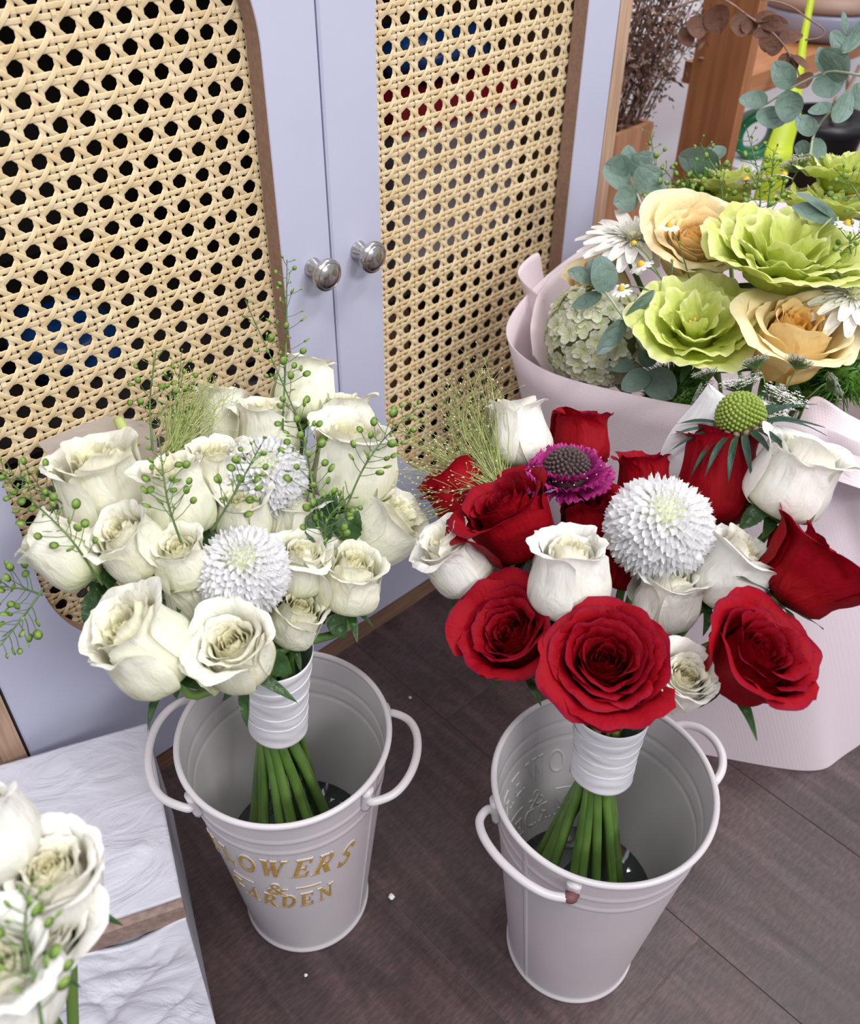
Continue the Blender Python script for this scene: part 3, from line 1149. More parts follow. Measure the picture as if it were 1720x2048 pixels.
def ribbon_wrap(label, top, low, rt, rl, seed):
    top, low = np.array(top), np.array(low)
    ax = (top - low)
    Ln = np.linalg.norm(ax)
    M = frame(low, ax / Ln)
    root = thing('ribbon_wrap', label, 'ribbon', M)
    rs = np.random.RandomState(seed)
    nb = 5
    for k in range(nb):
        z0, z1 = Ln * k / nb - 0.003, Ln * (k + 1) / nb + 0.004
        ns, nu = 14, 56
        a, s = np.meshgrid(np.arange(nu) * 2 * math.pi / nu, np.linspace(0, 1, ns))
        tilt = rs.uniform(-0.003, 0.003)
        z = lerp(z0, z1, s) + tilt * np.sin(a + rs.uniform(0, 6)) * np.clip(1, 0, 1)
        base = lerp(rl, rt, np.clip(z / Ln, 0, 1)) - 0.0012 * np.sin(np.clip(z / Ln, 0, 1) * math.pi)
        r = base + 0.0011 + 0.0006 * s + 0.00035 * np.sin(s * 11 + 2 * np.sin(a * 2 + k)) * np.sin(a * 2 + k * 2) \
            + 0.0010 * np.sin(a * 2 + 0.7)
        V = np.stack([r * np.cos(a), r * np.sin(a), z], -1).reshape(-1, 3)
        Vi = np.stack([(r - 0.0004) * np.cos(a), (r - 0.0004) * np.sin(a), z], -1).reshape(-1, 3)
        F = grid_faces(nu, ns, True).tolist()
        n = nu * ns
        F2 = [(p + n, s_ + n, r_ + n, q + n) for p, q, r_, s_ in F]
        F3 = [(i, (i + 1) % nu, (i + 1) % nu + n, i + n)[::-1] for i in range(nu)] + \
             [((ns - 1) * nu + i, (ns - 1) * nu + (i + 1) % nu, (ns - 1) * nu + (i + 1) % nu + n, (ns - 1) * nu + i + n) for i in range(nu)]
        obj('ribbon_turn', np.concatenate([V, Vi]), F + F2 + F3, m_satin, root)
    return root


GW = 'ivory roses of the all-white hand-tied bouquet'
LT, LL = at(542, 1305, 0.618), at(556, 1445, 0.684)
ribbon_wrap('white satin ribbon wrapped round the stems of the all-white bouquet', LT, LL, 0.0250, 0.0190, 1)
B1 = Bunch(LT, LL, (BL[0], BL[1], 0.0), 0.053, rb=0.0132)
RTp, RLp = at(1222, 1425, 0.640), at(1204, 1538, 0.686)
ribbon_wrap('white satin ribbon wrapped round the stems of the red and white bouquet', RTp, RLp, 0.0228, 0.0195, 2)
B2 = Bunch(RTp, RLp, (BR[0], BR[1], 0.0), 0.053, rb=0.0122)

# name, x, y, width, distance, facing (right, up, towards), openness, seed, options
WR = [
    ('large ivory rose in front of the pale translucent spathe, top left of the all-white bouquet', 212, 988, 200, .640, (-.10, .80, .45), .22, 11, dict(loose=.1)),
    ('ivory rose standing upright left of the upper pompom, crossed by a pennycress sprig', 364, 1003, 165, .600, (-.12, .80, .45), .10, 12, dict()),
    ('ivory rose at the back of the all-white bouquet behind the grass plume', 442, 850, 140, .690, (.08, .95, .10), .08, 13, dict()),
    ('tallest ivory rose of the all-white bouquet, standing against the white door', 608, 790, 135, .690, (.10, .95, .12), .05, 14, dict()),
    ('half-hidden ivory rose behind the upper pompom', 535, 875, 150, .665, (.0, .85, .30), .2, 15, dict()),
    ('greenish ivory rose tucked left of the upper pompom', 430, 965, 150, .625, (.10, .80, .45), .10, 16, dict()),
    ('large ivory rose right of the upper pompom', 697, 935, 195, .640, (.10, .80, .42), .18, 17, dict()),
    ('ivory rose peeking out above the large rose at the right of the all-white bouquet', 690, 855, 130, .675, (.12, .90, .20), .15, 18, dict()),
    ('ivory rose leaning out at the right edge of the all-white bouquet', 758, 1058, 158, .640, (.62, .48, .30), .25, 19, dict(loose=.15)),
    ('small ivory rose between the two pompoms', 484, 1040, 135, .605, (.08, .70, .60), .15, 20, dict()),
    ('pale ivory rose low behind the dark leaves, right of the two pompoms', 592, 1060, 150, .625, (.10, .80, .35), .12, 21, dict()),
    ('ivory rose just right of the lower pompom', 600, 1140, 128, .600, (.22, .70, .55), .25, 22, dict(loose=.1)),
    ('ivory rose with a drooping outer petal, low right of the all-white bouquet', 700, 1168, 148, .605, (.18, .78, .50), .18, 23, dict(loose=.25)),
    ('ivory rose low at the front beside the ribbon, right of the open one', 590, 1240, 135, .605, (.32, .62, .55), .30, 24, dict(loose=.2)),
    ('open ivory rose facing forward at the front of the all-white bouquet', 474, 1312, 184, .560, (-.12, .62, .78), .50, 25, dict(hi=True, warmk=.8)),
    ('largest ivory rose at the lower left of the all-white bouquet', 296, 1302, 206, .565, (-.42, .60, .58), .22, 26, dict(hi=True, loose=.1)),
    ('ivory rose leaning out at the left edge of the all-white bouquet', 138, 1112, 146, .600, (-.72, .52, .25), .15, 27, dict(ht=1.9)),
    ('ruffled ivory rose left of centre beside the leaning one', 266, 1098, 155, .585, (-.35, .62, .65), .32, 28, dict(loose=.1, ruf=.06)),
    ('small greenish ivory rose left of the lower pompom', 366, 1128, 130, .580, (-.05, .72, .68), .25, 29, dict()),
    ('ivory rose mostly hidden between the lower pompom and the front rose', 390, 1190, 140, .600, (-.15, .68, .62), .2, 30, dict(sep=False)),
]
for lb, x, y, w, d, f, o, sd, k in WR:
    rose('white_rose', lb, GW, x, y, w * 1.06, d, f, o, m_white, sd, B1, **k)

GR = 'red roses of the red and white bouquet'
RR = [
    ('large fully open red rose at the front of the red and white bouquet', 1207, 1332, 246, .560, (-.05, .52, .84), 1.0, 41, dict(hi=True, n=38, sep=False)),
    ('open red rose at the left, over the dark floor', 1028, 1278, 203, .590, (-.42, .50, .72), .85, 42, dict(hi=True)),
    ('open red rose with pointed petals at the right, in front of the pink paper', 1495, 1325, 232, .580, (.35, .55, .70), .75, 43, dict(hi=True, loose=.1)),
    ('red rose spreading at the far right edge of the bouquet', 1602, 1150, 215, .620, (.55, .62, .20), .6, 44, dict(loose=.25)),
    ('tall red rose seen from behind, left of the large white rose', 1432, 968, 185, .665, (.08, .96, .05), .22, 45, dict(ht=2.2)),
    ('red rose left of centre with swept-back layered petals', 1026, 1052, 222, .610, (-.42, .70, .35), .55, 46, dict(loose=.2)),
    ('dark red rose at the left edge under the grass plume', 935, 1005, 170, .650, (-.55, .72, .10), .3, 47, dict()),
    ('red rose at the back behind the magenta scabiosa', 1162, 890, 150, .690, (.05, .92, .15), .35, 48, dict()),
    ('red rose in the gap above the goblet-shaped white rose', 1178, 1050, 150, .640, (.0, .80, .40), .4, 49, dict()),
    ('red rose peeking out just above the white pompom', 1288, 968, 135, .670, (-.05, .92, .18), .35, 50, dict()),
    ('red rose hidden deep under the white pompom', 1250, 1130, 130, .635, (.0, .8, .5), .3, 51, dict(sep=False)),
]
for lb, x, y, w, d, f, o, sd, k in RR:
    rose('red_rose', lb, GR, x, y, w, d, f, o, m_red, sd, B2, **k)
GV = 'white roses of the red and white bouquet'
VR = [
    ('white rose bud standing tallest at the upper left of the red and white bouquet', 1040, 880, 152, .665, (-.10, .95, .15), .08, 61, dict()),
    ('white rose at the left edge of the red and white bouquet', 917, 1126, 168, .615, (-.50, .68, .40), .22, 62, dict(loose=.15)),
    ('goblet-shaped white rose in the middle of the red and white bouquet', 1136, 1162, 192, .580, (.02, .86, .50), .12, 63, dict(hi=True)),
    ('large white rose at the upper right, against the pink paper', 1582, 968, 196, .640, (.30, .78, .40), .25, 64, dict(hi=True, loose=.1)),
    ('white rose right of the pompom leaning to the right', 1452, 1152, 178, .620, (.42, .72, .40), .22, 65, dict(loose=.1)),
    ('white rose below the pompom, above the round creamy one', 1332, 1200, 160, .610, (.10, .78, .50), .18, 66, dict(loose=.1, sep=False)),
    ('small round white rose with a creamy many-petalled centre, beside the front red rose', 1362, 1368, 150, .575, (.10, .58, .78), .62, 67, dict(hi=True, sep=False, n=34, ruf=.045)),
]
for lb, x, y, w, d, f, o, sd, k in VR:
    rose('white_rose', lb, GV, x, y, w, d, f, o, m_white2, sd, B2, **k)
# ------------------------------------------------------------------ pompom chrysanthemums
m_mum = petal_mat('white_mum_petal', (0.86, 0.87, 0.78), (0.93, 0.93, 0.93), (0.96, 0.96, 0.97), trans=0.25, rough=0.5, vein=0.02)
m_mumcore = pbsdf('mum_core', (0.62, 0.66, 0.42), 0.7)


def mum_petal_mesh(L, Wd, cup, bend):
    ns, nu = 7, 5
    u, s = np.meshgrid(np.linspace(-1, 1, nu), np.linspace(0, 1, ns))
    w = Wd * 0.5 * (0.35 + 0.65 * np.sin(np.clip(s, 0, 1) * math.pi * 0.62)) * np.where(s > 0.9, 1 - (s - 0.9) / 0.1 * 0.3, 1)
    a = bend * s                  # the petal leaves radially (+z) and bows over to +y
    y = L * np.cumsum(np.sin(a), 0) / ns
    z = L * np.cumsum(np.cos(a), 0) / ns
    x = u * w
    z = z + cup * Wd * u ** 2 * s * np.sin(a)
    y = y - cup * Wd * u ** 2 * s * np.cos(a)
    V = np.stack([x, y, z], -1).reshape(-1, 3)
    uv = np.stack([u * 0.1 + 0.5, s], -1).reshape(-1, 2)
    col = np.stack([0.3 + 0.7 * s, 0 * s, 0 * s], -1).reshape(-1, 3)
    return mesh('petal', V, grid_faces(nu, ns), m_mum, uv=uv, col=col)


MUMP = [mum_petal_mesh(0.0100, 0.0052, 0.9, 1.25), mum_petal_mesh(0.0098, 0.0055, 1.0, 1.45), mum_petal_mesh(0.0104, 0.0050, 0.9, 1.05)]
MUMI = [mum_petal_mesh(0.0078, 0.0036, 1.0, 0.75), mum_petal_mesh(0.0078, 0.0034, 1.0, 0.55)]


def pompom(label, px, py, wpx, d, face, seed, bunch):
    rs = np.random.RandomState(seed)
    ax = cdir(*face)
    R = wpx * d / FPX / 2
    C_ = at(px, py, d + R * 0.6)
    M = frame(C_, ax, rs.uniform(0, 6))
    root = thing('pompom_chrysanthemum', label, 'flower', M, 'white pompom chrysanthemums')
    rc = R - 0.0068
    V, F = lathe([(rc * math.sin(a), -rc * math.cos(a)) for a in np.linspace(0.001, math.pi, 24)], 32)
    obj('core', V, F, m_mumcore, root)
    n = 520
    rest = MB()
    for i in range(n):
        q = (i + 0.5) / n
        th = math.acos(1 - q * 1.86)          # 0 = pole facing out
        ph = i * 2.39996
        nrm = np.array([math.sin(th) * math.cos(ph), math.sin(th) * math.sin(ph), math.cos(th)])
        down = np.array([math.cos(th) * math.cos(ph), math.cos(th) * math.sin(ph), -math.sin(th)])
        twist = rs.uniform(-0.35, 0.35)
        side = np.cross(nrm, down)
        yd = down * math.cos(twist) + side * math.sin(twist)
        k = lerp(0.62, 1.08, min(1, th / 1.0))
        sc = k * R / 0.029 * rs.uniform(0.92, 1.08)
        mm = Matrix.Identity(4)
        xd = np.cross(yd, nrm)
        for r_ in range(3):
            mm[r_][0], mm[r_][1], mm[r_][2] = xd[r_] * sc, yd[r_] * sc, nrm[r_] * sc
            mm[r_][3] = nrm[r_] * (rc - 0.0012 + rs.uniform(-.0005, .0005))
        me = (MUMI if th < 0.45 else MUMP)[rs.randint(2 if th < 0.45 else 3)]
        if i < 300:
            p = link('petal', me, root)
            p.matrix_local = mm
        else:
            co = np.empty(len(me.vertices) * 3, np.float32)
            me.vertices.foreach_get('co', co)
            A_ = np.array(mm)
            rest.add(co.reshape(-1, 3) @ A_[:3, :3].T + A_[:3, 3], grid_faces(5, 7).tolist())
    Vr = np.concatenate(rest.V)
    sr_ = np.tile(np.repeat(np.linspace(.3, 1, 7), 5), n - 300)
    tag(obj('outer_petals', Vr, np.array(rest.F), m_mum, root, uv=np.zeros((len(Vr), 2)), col=np.stack([sr_, 0 * sr_, 0 * sr_], 1)), kind='stuff')
    pts = bunch.path(C_ - ax * rc, ax, rs)
    V, F = tube(itf(M, pts), 0.0026, 8)
    obj('stem', V, F, m_stem, root)
    return root


pompom('white pompom chrysanthemum low in the middle of the all-white bouquet', 488, 1143, 170, .562, (0, .62, .78), 1, B1)
pompom('white pompom chrysanthemum high in the all-white bouquet, under the crossing sprig', 527, 958, 162, .605, (.08, .66, .70), 2, B1)
pompom('large white pompom chrysanthemum in the red and white bouquet', 1318, 1055, 188, .585, (.05, .66, .72), 3, B2)

# ------------------------------------------------------------------ pennycress sprigs (round flat pods)
m_pod = petal_mat('green_pod', (0.22, 0.38, 0.06), (0.28, 0.46, 0.09), (0.36, 0.52, 0.14), trans=0.25, rough=0.4, vein=0.1)
m_sprig = noisy('sprig_stem', (0.06, 0.12, 0.03), (0.13, 0.22, 0.06), 60, 0.5)


def pod_mesh(L=0.0062, Wd=0.0050):
    n = 12
    a = np.linspace(0, 2 * math.pi, n, endpoint=False)
    V = [(0, 0.5 * L, 0.0009), (0, 0.5 * L, -0.0009)]
    V += [(0.5 * Wd * math.sin(q), 0.5 * L - 0.5 * L * math.cos(q) * (1.0 if math.cos(q) > 0 else 0.9), 0) for q in a]
    F = [(0, 2 + i, 2 + (i + 1) % n) for i in range(n)] + [(1, 2 + (i + 1) % n, 2 + i) for i in range(n)]
    V = np.array(V)
    col = np.stack([V[:, 1] / L, 0 * V[:, 0], 0 * V[:, 0]], 1)
    return mesh('pod', V, F, m_pod, uv=V[:, :2] * 40, col=col)


POD = pod_mesh()


def sprig(label, pts, n=26, seed=0, pod=1.0, group='green pennycress sprigs', spread=0.011, start=0.25, name='pennycress_sprig', stem_w=0.0008, d_pod=None):
    rs = np.random.RandomState(seed + 900)
    W_ = np.array([at(*p) for p in pts])
    base = W_[0].copy()
    M = np.eye(4)
    M[:3, 3] = base
    root = thing(name, label, 'plant sprig', M, group)
    C_ = spline(W_ - base, 40)
    V, F = tube(C_, np.linspace(stem_w, stem_w * 0.5, 40), 6)
    obj('stem', V, F, m_sprig, root)
    ped = MB()
    toc = -RW[:, 2]
    for i in range(n):
        s = lerp(start, 1.0, (i + 0.5) / n)
        q = s * 39
        k = int(q)
        p = lerp(C_[k], C_[min(39, k + 1)], q - k)
        T = C_[min(39, k + 1)] - C_[max(0, k - 1)]
        T /= np.linalg.norm(T)
        a = i * 2.4 + rs.uniform(-0.4, 0.4)
        x = np.cross(T, toc)
        x /= np.linalg.norm(x)
        y = np.cross(T, x)
        dr = x * math.cos(a) + y * math.sin(a)
        ln = spread * lerp(1.0, 0.45, max(0, (s - 0.6) / 0.4)) * rs.uniform(0.7, 1.25)
        e = p + dr * ln + T * ln * 0.6
        ped.tube([p, lerp(p, e, 0.5) + T * ln * -0.06, e], 0.00028, 4, caps=False)
        sc = pod * lerp(1.0, 0.42, max(0, (s - 0.62) / 0.38)) * rs.uniform(0.75, 1.15)
        yd = (dr + T * 0.7)
        yd /= np.linalg.norm(yd)
        zh = rs.normal(size=3) + toc * 1.2
        xd = np.cross(yd, zh)
        xd /= np.linalg.norm(xd)
        zd = np.cross(xd, yd)
        mm = Matrix.Identity(4)
        for r_ in range(3):
            mm[r_][0], mm[r_][1], mm[r_][2], mm[r_][3] = xd[r_] * sc, yd[r_] * sc, zd[r_] * sc, e[r_]
        o_ = link('pod', POD, root)
        o_.matrix_local = mm
    ped.obj('pod_stalks', m_sprig, root)
    return root


sprig('pennycress sprig lying across the rose at the left edge of the all-white bouquet', [(205, 1170, .585), (130, 1065, .575), (10, 955, .60)], 26, 1)
sprig('pale pennycress sprig reaching left over the cane panel', [(180, 1055, .62), (95, 985, .63), (-10, 935, .64)], 24, 2)
sprig('pennycress sprig standing in front of the upright ivory rose', [(362, 1085, .565), (335, 1000, .56), (318, 880, .575)], 26, 3, pod=1.05)
sprig('pennycress sprig crossing the upper pompom', [(425, 1060, .565), (470, 985, .555), (522, 890, .56)], 24, 4)
sprig('longest pennycress sprig, rising past the tall rose to the left door', [(640, 1075, .60), (618, 930, .605), (592, 830, .62), (490, 600, .68)], 46, 5, start=.12)
sprig('upright pennycress sprig in front of the brown panel edge', [(565, 860, .64), (572, 690, .67), (574, 520, .70)], 30, 6)
sprig('pennycress sprig across the large rose at the right of the all-white bouquet', [(690, 1020, .585), (728, 935, .585), (775, 870, .60), (835, 815, .63)], 32, 7)
sprig('pennycress sprig pointing left at the left edge of the photo', [(85, 1190, .60), (45, 1178, .605), (-30, 1170, .61)], 18, 8)
sprig('pennycress sprig hanging down at the left edge of the photo', [(85, 1180, .60), (45, 1235, .60), (-15, 1310, .60)], 22, 9)
sprig('thin pennycress sprig left of the grass plume', [(305, 900, .64), (300, 800, .665), (312, 700, .69)], 22, 10, pod=.8)
sprig('dark pennycress sprig right of the grass plume', [(352, 880, .645), (356, 800, .665), (362, 715, .69)], 24, 11, pod=.8)
sprig('short dense pennycress sprig among the leaves at the right of the all-white bouquet', [(650, 1095, .595), (655, 1040, .585), (700, 990, .585)], 26, 12, start=.05)

# ------------------------------------------------------------------ grass plumes
m_grass = noisy('grass_stem', (0.30, 0.38, 0.10), (0.46, 0.50, 0.20), 80, 0.5)
m_seed = noisy('grass_seed', (0.62, 0.60, 0.30), (0.78, 0.74, 0.48), 80, 0.4)


def plume(label, base, tips, n, seed, bunch_dir=None, seedsize=0.0011, dtip=(.62, .72), sr=0.00022):
    rs = np.random.RandomState(seed)
    B_ = at(*base)
    M = np.eye(4)
    M[:3, 3] = B_
    root = thing('grass_plume', label, 'grass', M)
    st, sd = MB(), MB()
    tips = np.array(tips, float)
    for i in range(n):
        ia, ib = rs.randint(len(tips)), rs.randint(len(tips))
        tp = lerp(tips[ia], tips[ib], rs.uniform(0, .35)) + rs.normal(size=3) * np.array([14, 14, .006])
        e = at(tp[0], tp[1], tp[2]) - B_
        e = e * rs.uniform(0.5, 1.08)
        off = rs.normal(size=3) * 0.0025
        mid = e * 0.5 + rs.normal(size=3) * 0.006 * np.linalg.norm(e) / 0.08
        P = spline([off, mid, e], 9)
        st.tube(P, np.linspace(sr * 1.5, sr * 0.7, 9), 4, caps=False)
        for q in range(4):
            k = rs.randint(3, 9)
            p = P[k]
            f = p + rs.normal(size=3) * 0.006 + (P[k] - P[k - 1]) * 0.8
            if q:
                st.tube([p, f], sr * 0.6, 3, caps=False)
            else:
                f = P[8]
            dv = (P[8] - P[6])
            dv /= np.linalg.norm(dv) + 1e-9
            L = seedsize * rs.uniform(0.7, 1.3)
            a = np.cross(dv, rs.normal(size=3))
            a /= np.linalg.norm(a)
            b_ = np.cross(dv, a)
            V = [f - dv * L, f + dv * L, f + a * L * 0.45, f + b_ * L * 0.45, f - a * L * 0.45, f - b_ * L * 0.45]
            sd.add(V, [(0, 3, 2), (0, 4, 3), (0, 5, 4), (0, 2, 5), (1, 2, 3), (1, 3, 4), (1, 4, 5), (1, 5, 2)])
    tag(st.obj('grass_stems', m_grass, root), kind='stuff')
    tag(sd.obj('grass_seeds', m_seed, root), kind='stuff')
    return root


plume('fine green grass plume at the back of the all-white bouquet', (345, 905, .635), [(330, 770, .67), (420, 750, .67), (470, 790, .66), (380, 730, .68), (440, 830, .65), (360, 780, .66)], 120, 1, seedsize=.0008)
plume('golden grass plume fanning out at the left of the red and white bouquet', (1005, 985, .63),
      [(800, 850, .66), (850, 730, .70), (930, 690, .72), (985, 730, .71), (800, 940, .64), (830, 1040, .63), (880, 790, .68), (950, 760, .70), (820, 890, .655), (810, 990, .64)], 190, 2, seedsize=.0012)

# ------------------------------------------------------------------ leaves
def leaf(label, base, tip, width, seed, face=(0, .4, .9), droop=0.12, name='rose_leaf', mat=None, group='green rose leaves', fold=.3, serr=.06):
    rs = np.random.RandomState(seed)
    A, B_ = at(*base), at(*tip)
    L = np.linalg.norm(B_ - A)
    V, F, uv, col = leaf_mesh(L, width, fold=fold, droop=droop, wave=.03, nu=9, ns=17, serr=serr)
    V = orient(V, (0, 0, 0), B_ - A, cdir(*face))
    M = np.eye(4)
    M[:3, 3] = A
    o_ = obj(name, V, F, mat or m_leaf, None, uv=uv, col=col)
    o_.matrix_world = Matrix(M.tolist())
    return tag(o_, label, 'leaf', group)


LV = [
    ('narrow green leaf hanging below the largest ivory rose', (352, 1330, .575), (348, 1405, .59), .008),
    ('broad green leaf pointing right beside the open ivory rose', (525, 1308, .585), (590, 1350, .60), .015),
    ('thin green leaf pointing down left of the ribbon', (482, 1360, .60), (438, 1405, .615), .006),
    ('green leaf hanging under the low right ivory rose', (660, 1225, .61), (692, 1280, .615), .013),
    ('small green leaf curled under the low right ivory rose, nearest the ribbon', (632, 1215, .61), (650, 1250, .615), .009),
    ('folded green leaf left of the largest ivory rose', (195, 1175, .60), (168, 1262, .60), .012),
    ('green leaf behind the ruffled ivory rose', (232, 1165, .60), (205, 1150, .59), .012),
    ('dark green leaf in the gap right of the upper pompom', (650, 1090, .60), (620, 1010, .60), .018),
    ('dark green leaf between the two right ivory roses', (680, 1080, .605), (715, 1020, .605), .022),
    ('dark green leaf below the upper pompom', (430, 1075, .60), (395, 1085, .59), .016),
    ('dark green leaf under the small ivory rose', (455, 1090, .60), (430, 1030, .60), .014),
    ('dark green leaf deep in the all-white bouquet near its left side', (330, 1170, .61), (300, 1150, .60), .018),
    ('slender green leaf tip above the half-hidden ivory rose', (545, 850, .65), (500, 835, .655), .008),
    ('small green leaf beside the tallest ivory rose', (655, 845, .68), (672, 790, .69), .004),
    ('dark green leaf behind the ivory rose right of the lower pompom', (560, 1200, .61), (540, 1120, .62), .024),
    ('dark green leaf low behind the ribbon of the all-white bouquet', (560, 1290, .63), (600, 1290, .64), .02),
    ('grey green leaf under the front red rose at its left', (1095, 1385, .59), (1062, 1338, .60), .013),
    ('narrow green leaf under the pointed red rose', (1455, 1365, .59), (1555, 1400, .61), .008),
    ('small dark leaf hanging over the ribbon of the red and white bouquet', (1298, 1420, .60), (1262, 1465, .61), .007),
    ('pale green leaf left of the swept-back red rose', (1002, 965, .62), (1012, 1010, .62), .014),
    ('green leaf beneath the large white rose at the upper right', (1530, 1010, .635), (1478, 1058, .63), .012),
    ('small green leaf right of the leaning white rose', (1535, 1145, .62), (1562, 1112, .625), .006),
    ('dark green leaf behind the goblet-shaped white rose', (1110, 1240, .61), (1090, 1180, .62), .02),
    ('dark green leaf deep between the pointed red rose and the leaning white rose', (1420, 1225, .62), (1375, 1160, .625), .022),
    ('dark green leaf behind the magenta scabiosa', (1075, 985, .64), (1045, 955, .645), .016),
    ('dark green leaf right of the upper pompom, tip pointing up at the large rose', (640, 1050, .61), (668, 985, .605), .020),
    ('dark green leaf pointing left between the leaning rose and the ruffled rose', (225, 1150, .61), (178, 1185, .61), .020),
    ('dark green leaf filling the gap over the low right ivory rose', (655, 1110, .615), (640, 1170, .61), .022),
    ('dark green leaf hanging behind the ribbon of the all-white bouquet at its left', (500, 1330, .63), (455, 1345, .625), .020),
    ('dark green leaf deep left of the white pompom', (1200, 1120, .63), (1235, 1080, .635), .022),
]
for i, (lb, a, b_, w) in enumerate(LV):
    leaf(lb, a, b_, w, i)

# ------------------------------------------------------------------ scabiosas and spathes
m_magenta = petal_mat('magenta_floret', (0.30, 0.01, 0.14), (0.44, 0.015, 0.20), (0.56, 0.05, 0.30), trans=0.2, rough=0.5, vein=.1)
m_scabcore = noisy('scabiosa_core', (0.055, 0.028, 0.035), (0.12, 0.085, 0.07), 400, 0.7)
m_pink = pbsdf('pale_pink_anther', (0.75, 0.42, 0.58), 0.5)
m_podg = noisy('pod_green', (0.20, 0.30, 0.04), (0.40, 0.48, 0.10), 200, 0.6)
m_bract = petal_mat('dark_bract', (0.06, 0.12, 0.06), (0.035, 0.085, 0.055), (0.05, 0.10, 0.07), trans=.1, rough=.45, vein=.2)


def bead_mesh(name, mat, r, el=1.0):
    V, F = lathe([(r * math.sin(a), -r * el * math.cos(a)) for a in np.linspace(0.001, math.pi, 6)], 7)
    return mesh(name, V, F, mat)


def dome(root, name, me, R, n, thmax, lift=0.0, el=1.0):
    for i in range(n):
        q = (i + 0.5) / n
        th = math.acos(1 - q * (1 - math.cos(thmax)))
        ph = i * 2.39996
        nr = np.array([math.sin(th) * math.cos(ph), math.sin(th) * math.sin(ph), math.cos(th) * el])
        o_ = link(name, me, root)
        x = np.array([-math.sin(ph), math.cos(ph), 0])
        nn_ = nr / np.linalg.norm(nr)
        y = np.cross(nn_, x)
        mm = Matrix.Identity(4)
        for r_ in range(3):
            mm[r_][0], mm[r_][1], mm[r_][2], mm[r_][3] = x[r_], y[r_], nn_[r_], nr[r_] * (R + lift)
        o_.matrix_local = mm


def scabiosa():
    rs = np.random.RandomState(5)
    ax = cdir(-.05, .80, .55)
    P = at(1134, 942, .622)
    M = frame(P, ax)
    M[:3, :3] *= 1.15
    root = thing('scabiosa', 'magenta scabiosa flower with a dark domed centre behind the red roses', 'flower', M)
    R = 0.0128
    V, F = lathe([(R * .93 * math.sin(a), -R * .93 * math.cos(a)) for a in np.linspace(0.001, math.pi, 14)], 20)
    obj('core', V, F, m_scabcore, root)
    dome(root, 'floret_bud', bead_mesh('floret_bud', m_scabcore, 0.0013, 1.3), R, 150, 1.55)
    for ring, (nf, r0, tilt, L) in enumerate(((16, .0125, .75, .0145), (18, .0140, 1.15, .0165), (18, .0145, 1.5, .0165))):
        for i in range(nf):
            a = i * 2 * math.pi / nf + ring * .2 + rs.uniform(-.1, .1)
            ns, nu = 7, 11
            u, s = np.meshgrid(np.linspace(-1, 1, nu), np.linspace(0, 1, ns))
            w = L * .40 * (.25 + .75 * s)
            lob = 1 - .16 * np.abs(np.sin(u * 4.5 + i)) * s
            z = .0016 * np.sin(u * 9 + rs.uniform(0, 6)) * s ** 1.5 + .002 * s
            V = np.stack([u * w, s * L * lob * rs.uniform(.85, 1.1), z + .0015 * rs.normal(size=u.shape) * s * .35], -1).reshape(-1, 3)
            d = np.array([math.cos(a) * math.sin(tilt), math.sin(a) * math.sin(tilt), math.cos(tilt)])
            zh = np.array([-math.cos(a) * math.cos(tilt), -math.sin(a) * math.cos(tilt), math.sin(tilt)])
            V = orient(V, (math.cos(a) * r0 * .75, math.sin(a) * r0 * .75, -.004 - ring * .0015), d, zh)
            col = np.stack([s, 0 * s, 0 * s], -1).reshape(-1, 3)
            obj('floret', V, grid_faces(nu, ns), m_magenta, root, uv=np.stack([u, s], -1).reshape(-1, 2), col=col)
    an = bead_mesh('anther', m_pink, .00045)
    for i in range(46):
        a = rs.uniform(0, 6.28)
        r = rs.uniform(.013, .025)
        o_ = link('anther', an, root)
        o_.location = (r * math.cos(a), r * math.sin(a), rs.uniform(.0, .006))
    pts = B2.path(P - ax * .012, ax, rs)
    V, F = tube(itf(M, pts), .0018, 7)
    obj('stem', V, F, m_stem, root)


scabiosa()


def scab_pod():
    rs = np.random.RandomState(6)
    ax = cdir(-.30, .82, .42)
    P = at(1481, 832, .655)
    M = frame(P, ax)
    root = thing('scabiosa_pod', 'green knobbly scabiosa seed head with drooping dark bracts', 'flower', M)
    R = .0152
    V, F = lathe([(R * .95 * math.sin(a), -R * .98 * math.cos(a)) for a in np.linspace(.001, math.pi, 16)], 24)
    obj('core', V, F, m_podg, root)
    dome(root, 'seed', bead_mesh('seed', m_podg, .00145, 1.2), R, 210, 1.75)
    bb = bead_mesh('bud', pbsdf('pinkish_bud', (.36, .22, .17), .6), .0024)
    for i in range(15):
        a = i * 2 * math.pi / 15
        o_ = link('bud', bb, root)
        o_.location = (R * math.cos(a), R * math.sin(a), -.006 + rs.uniform(-.002, .002))
    for i in range(26):
        a = i * 2 * math.pi / 26 + rs.uniform(-.1, .1)
        L = rs.uniform(.030, .042)
        V, F, uv, col = leaf_mesh(L, .0050, fold=.4, droop=rs.uniform(.25, .6), ns=12, nu=5)
        el = rs.uniform(-.1, .45)
        V = orient(V, (.0125 * math.cos(a), .0125 * math.sin(a), -.006), (math.cos(a), math.sin(a), el), (0, 0, 1))
        obj('bract', V, F, m_bract, root, uv=uv, col=col)
    pts = B2.path(P - ax * .014, ax, rs)
    V, F = tube(itf(M, pts), .0018, 7)
    obj('stem', V, F, m_stem, root)


scab_pod()


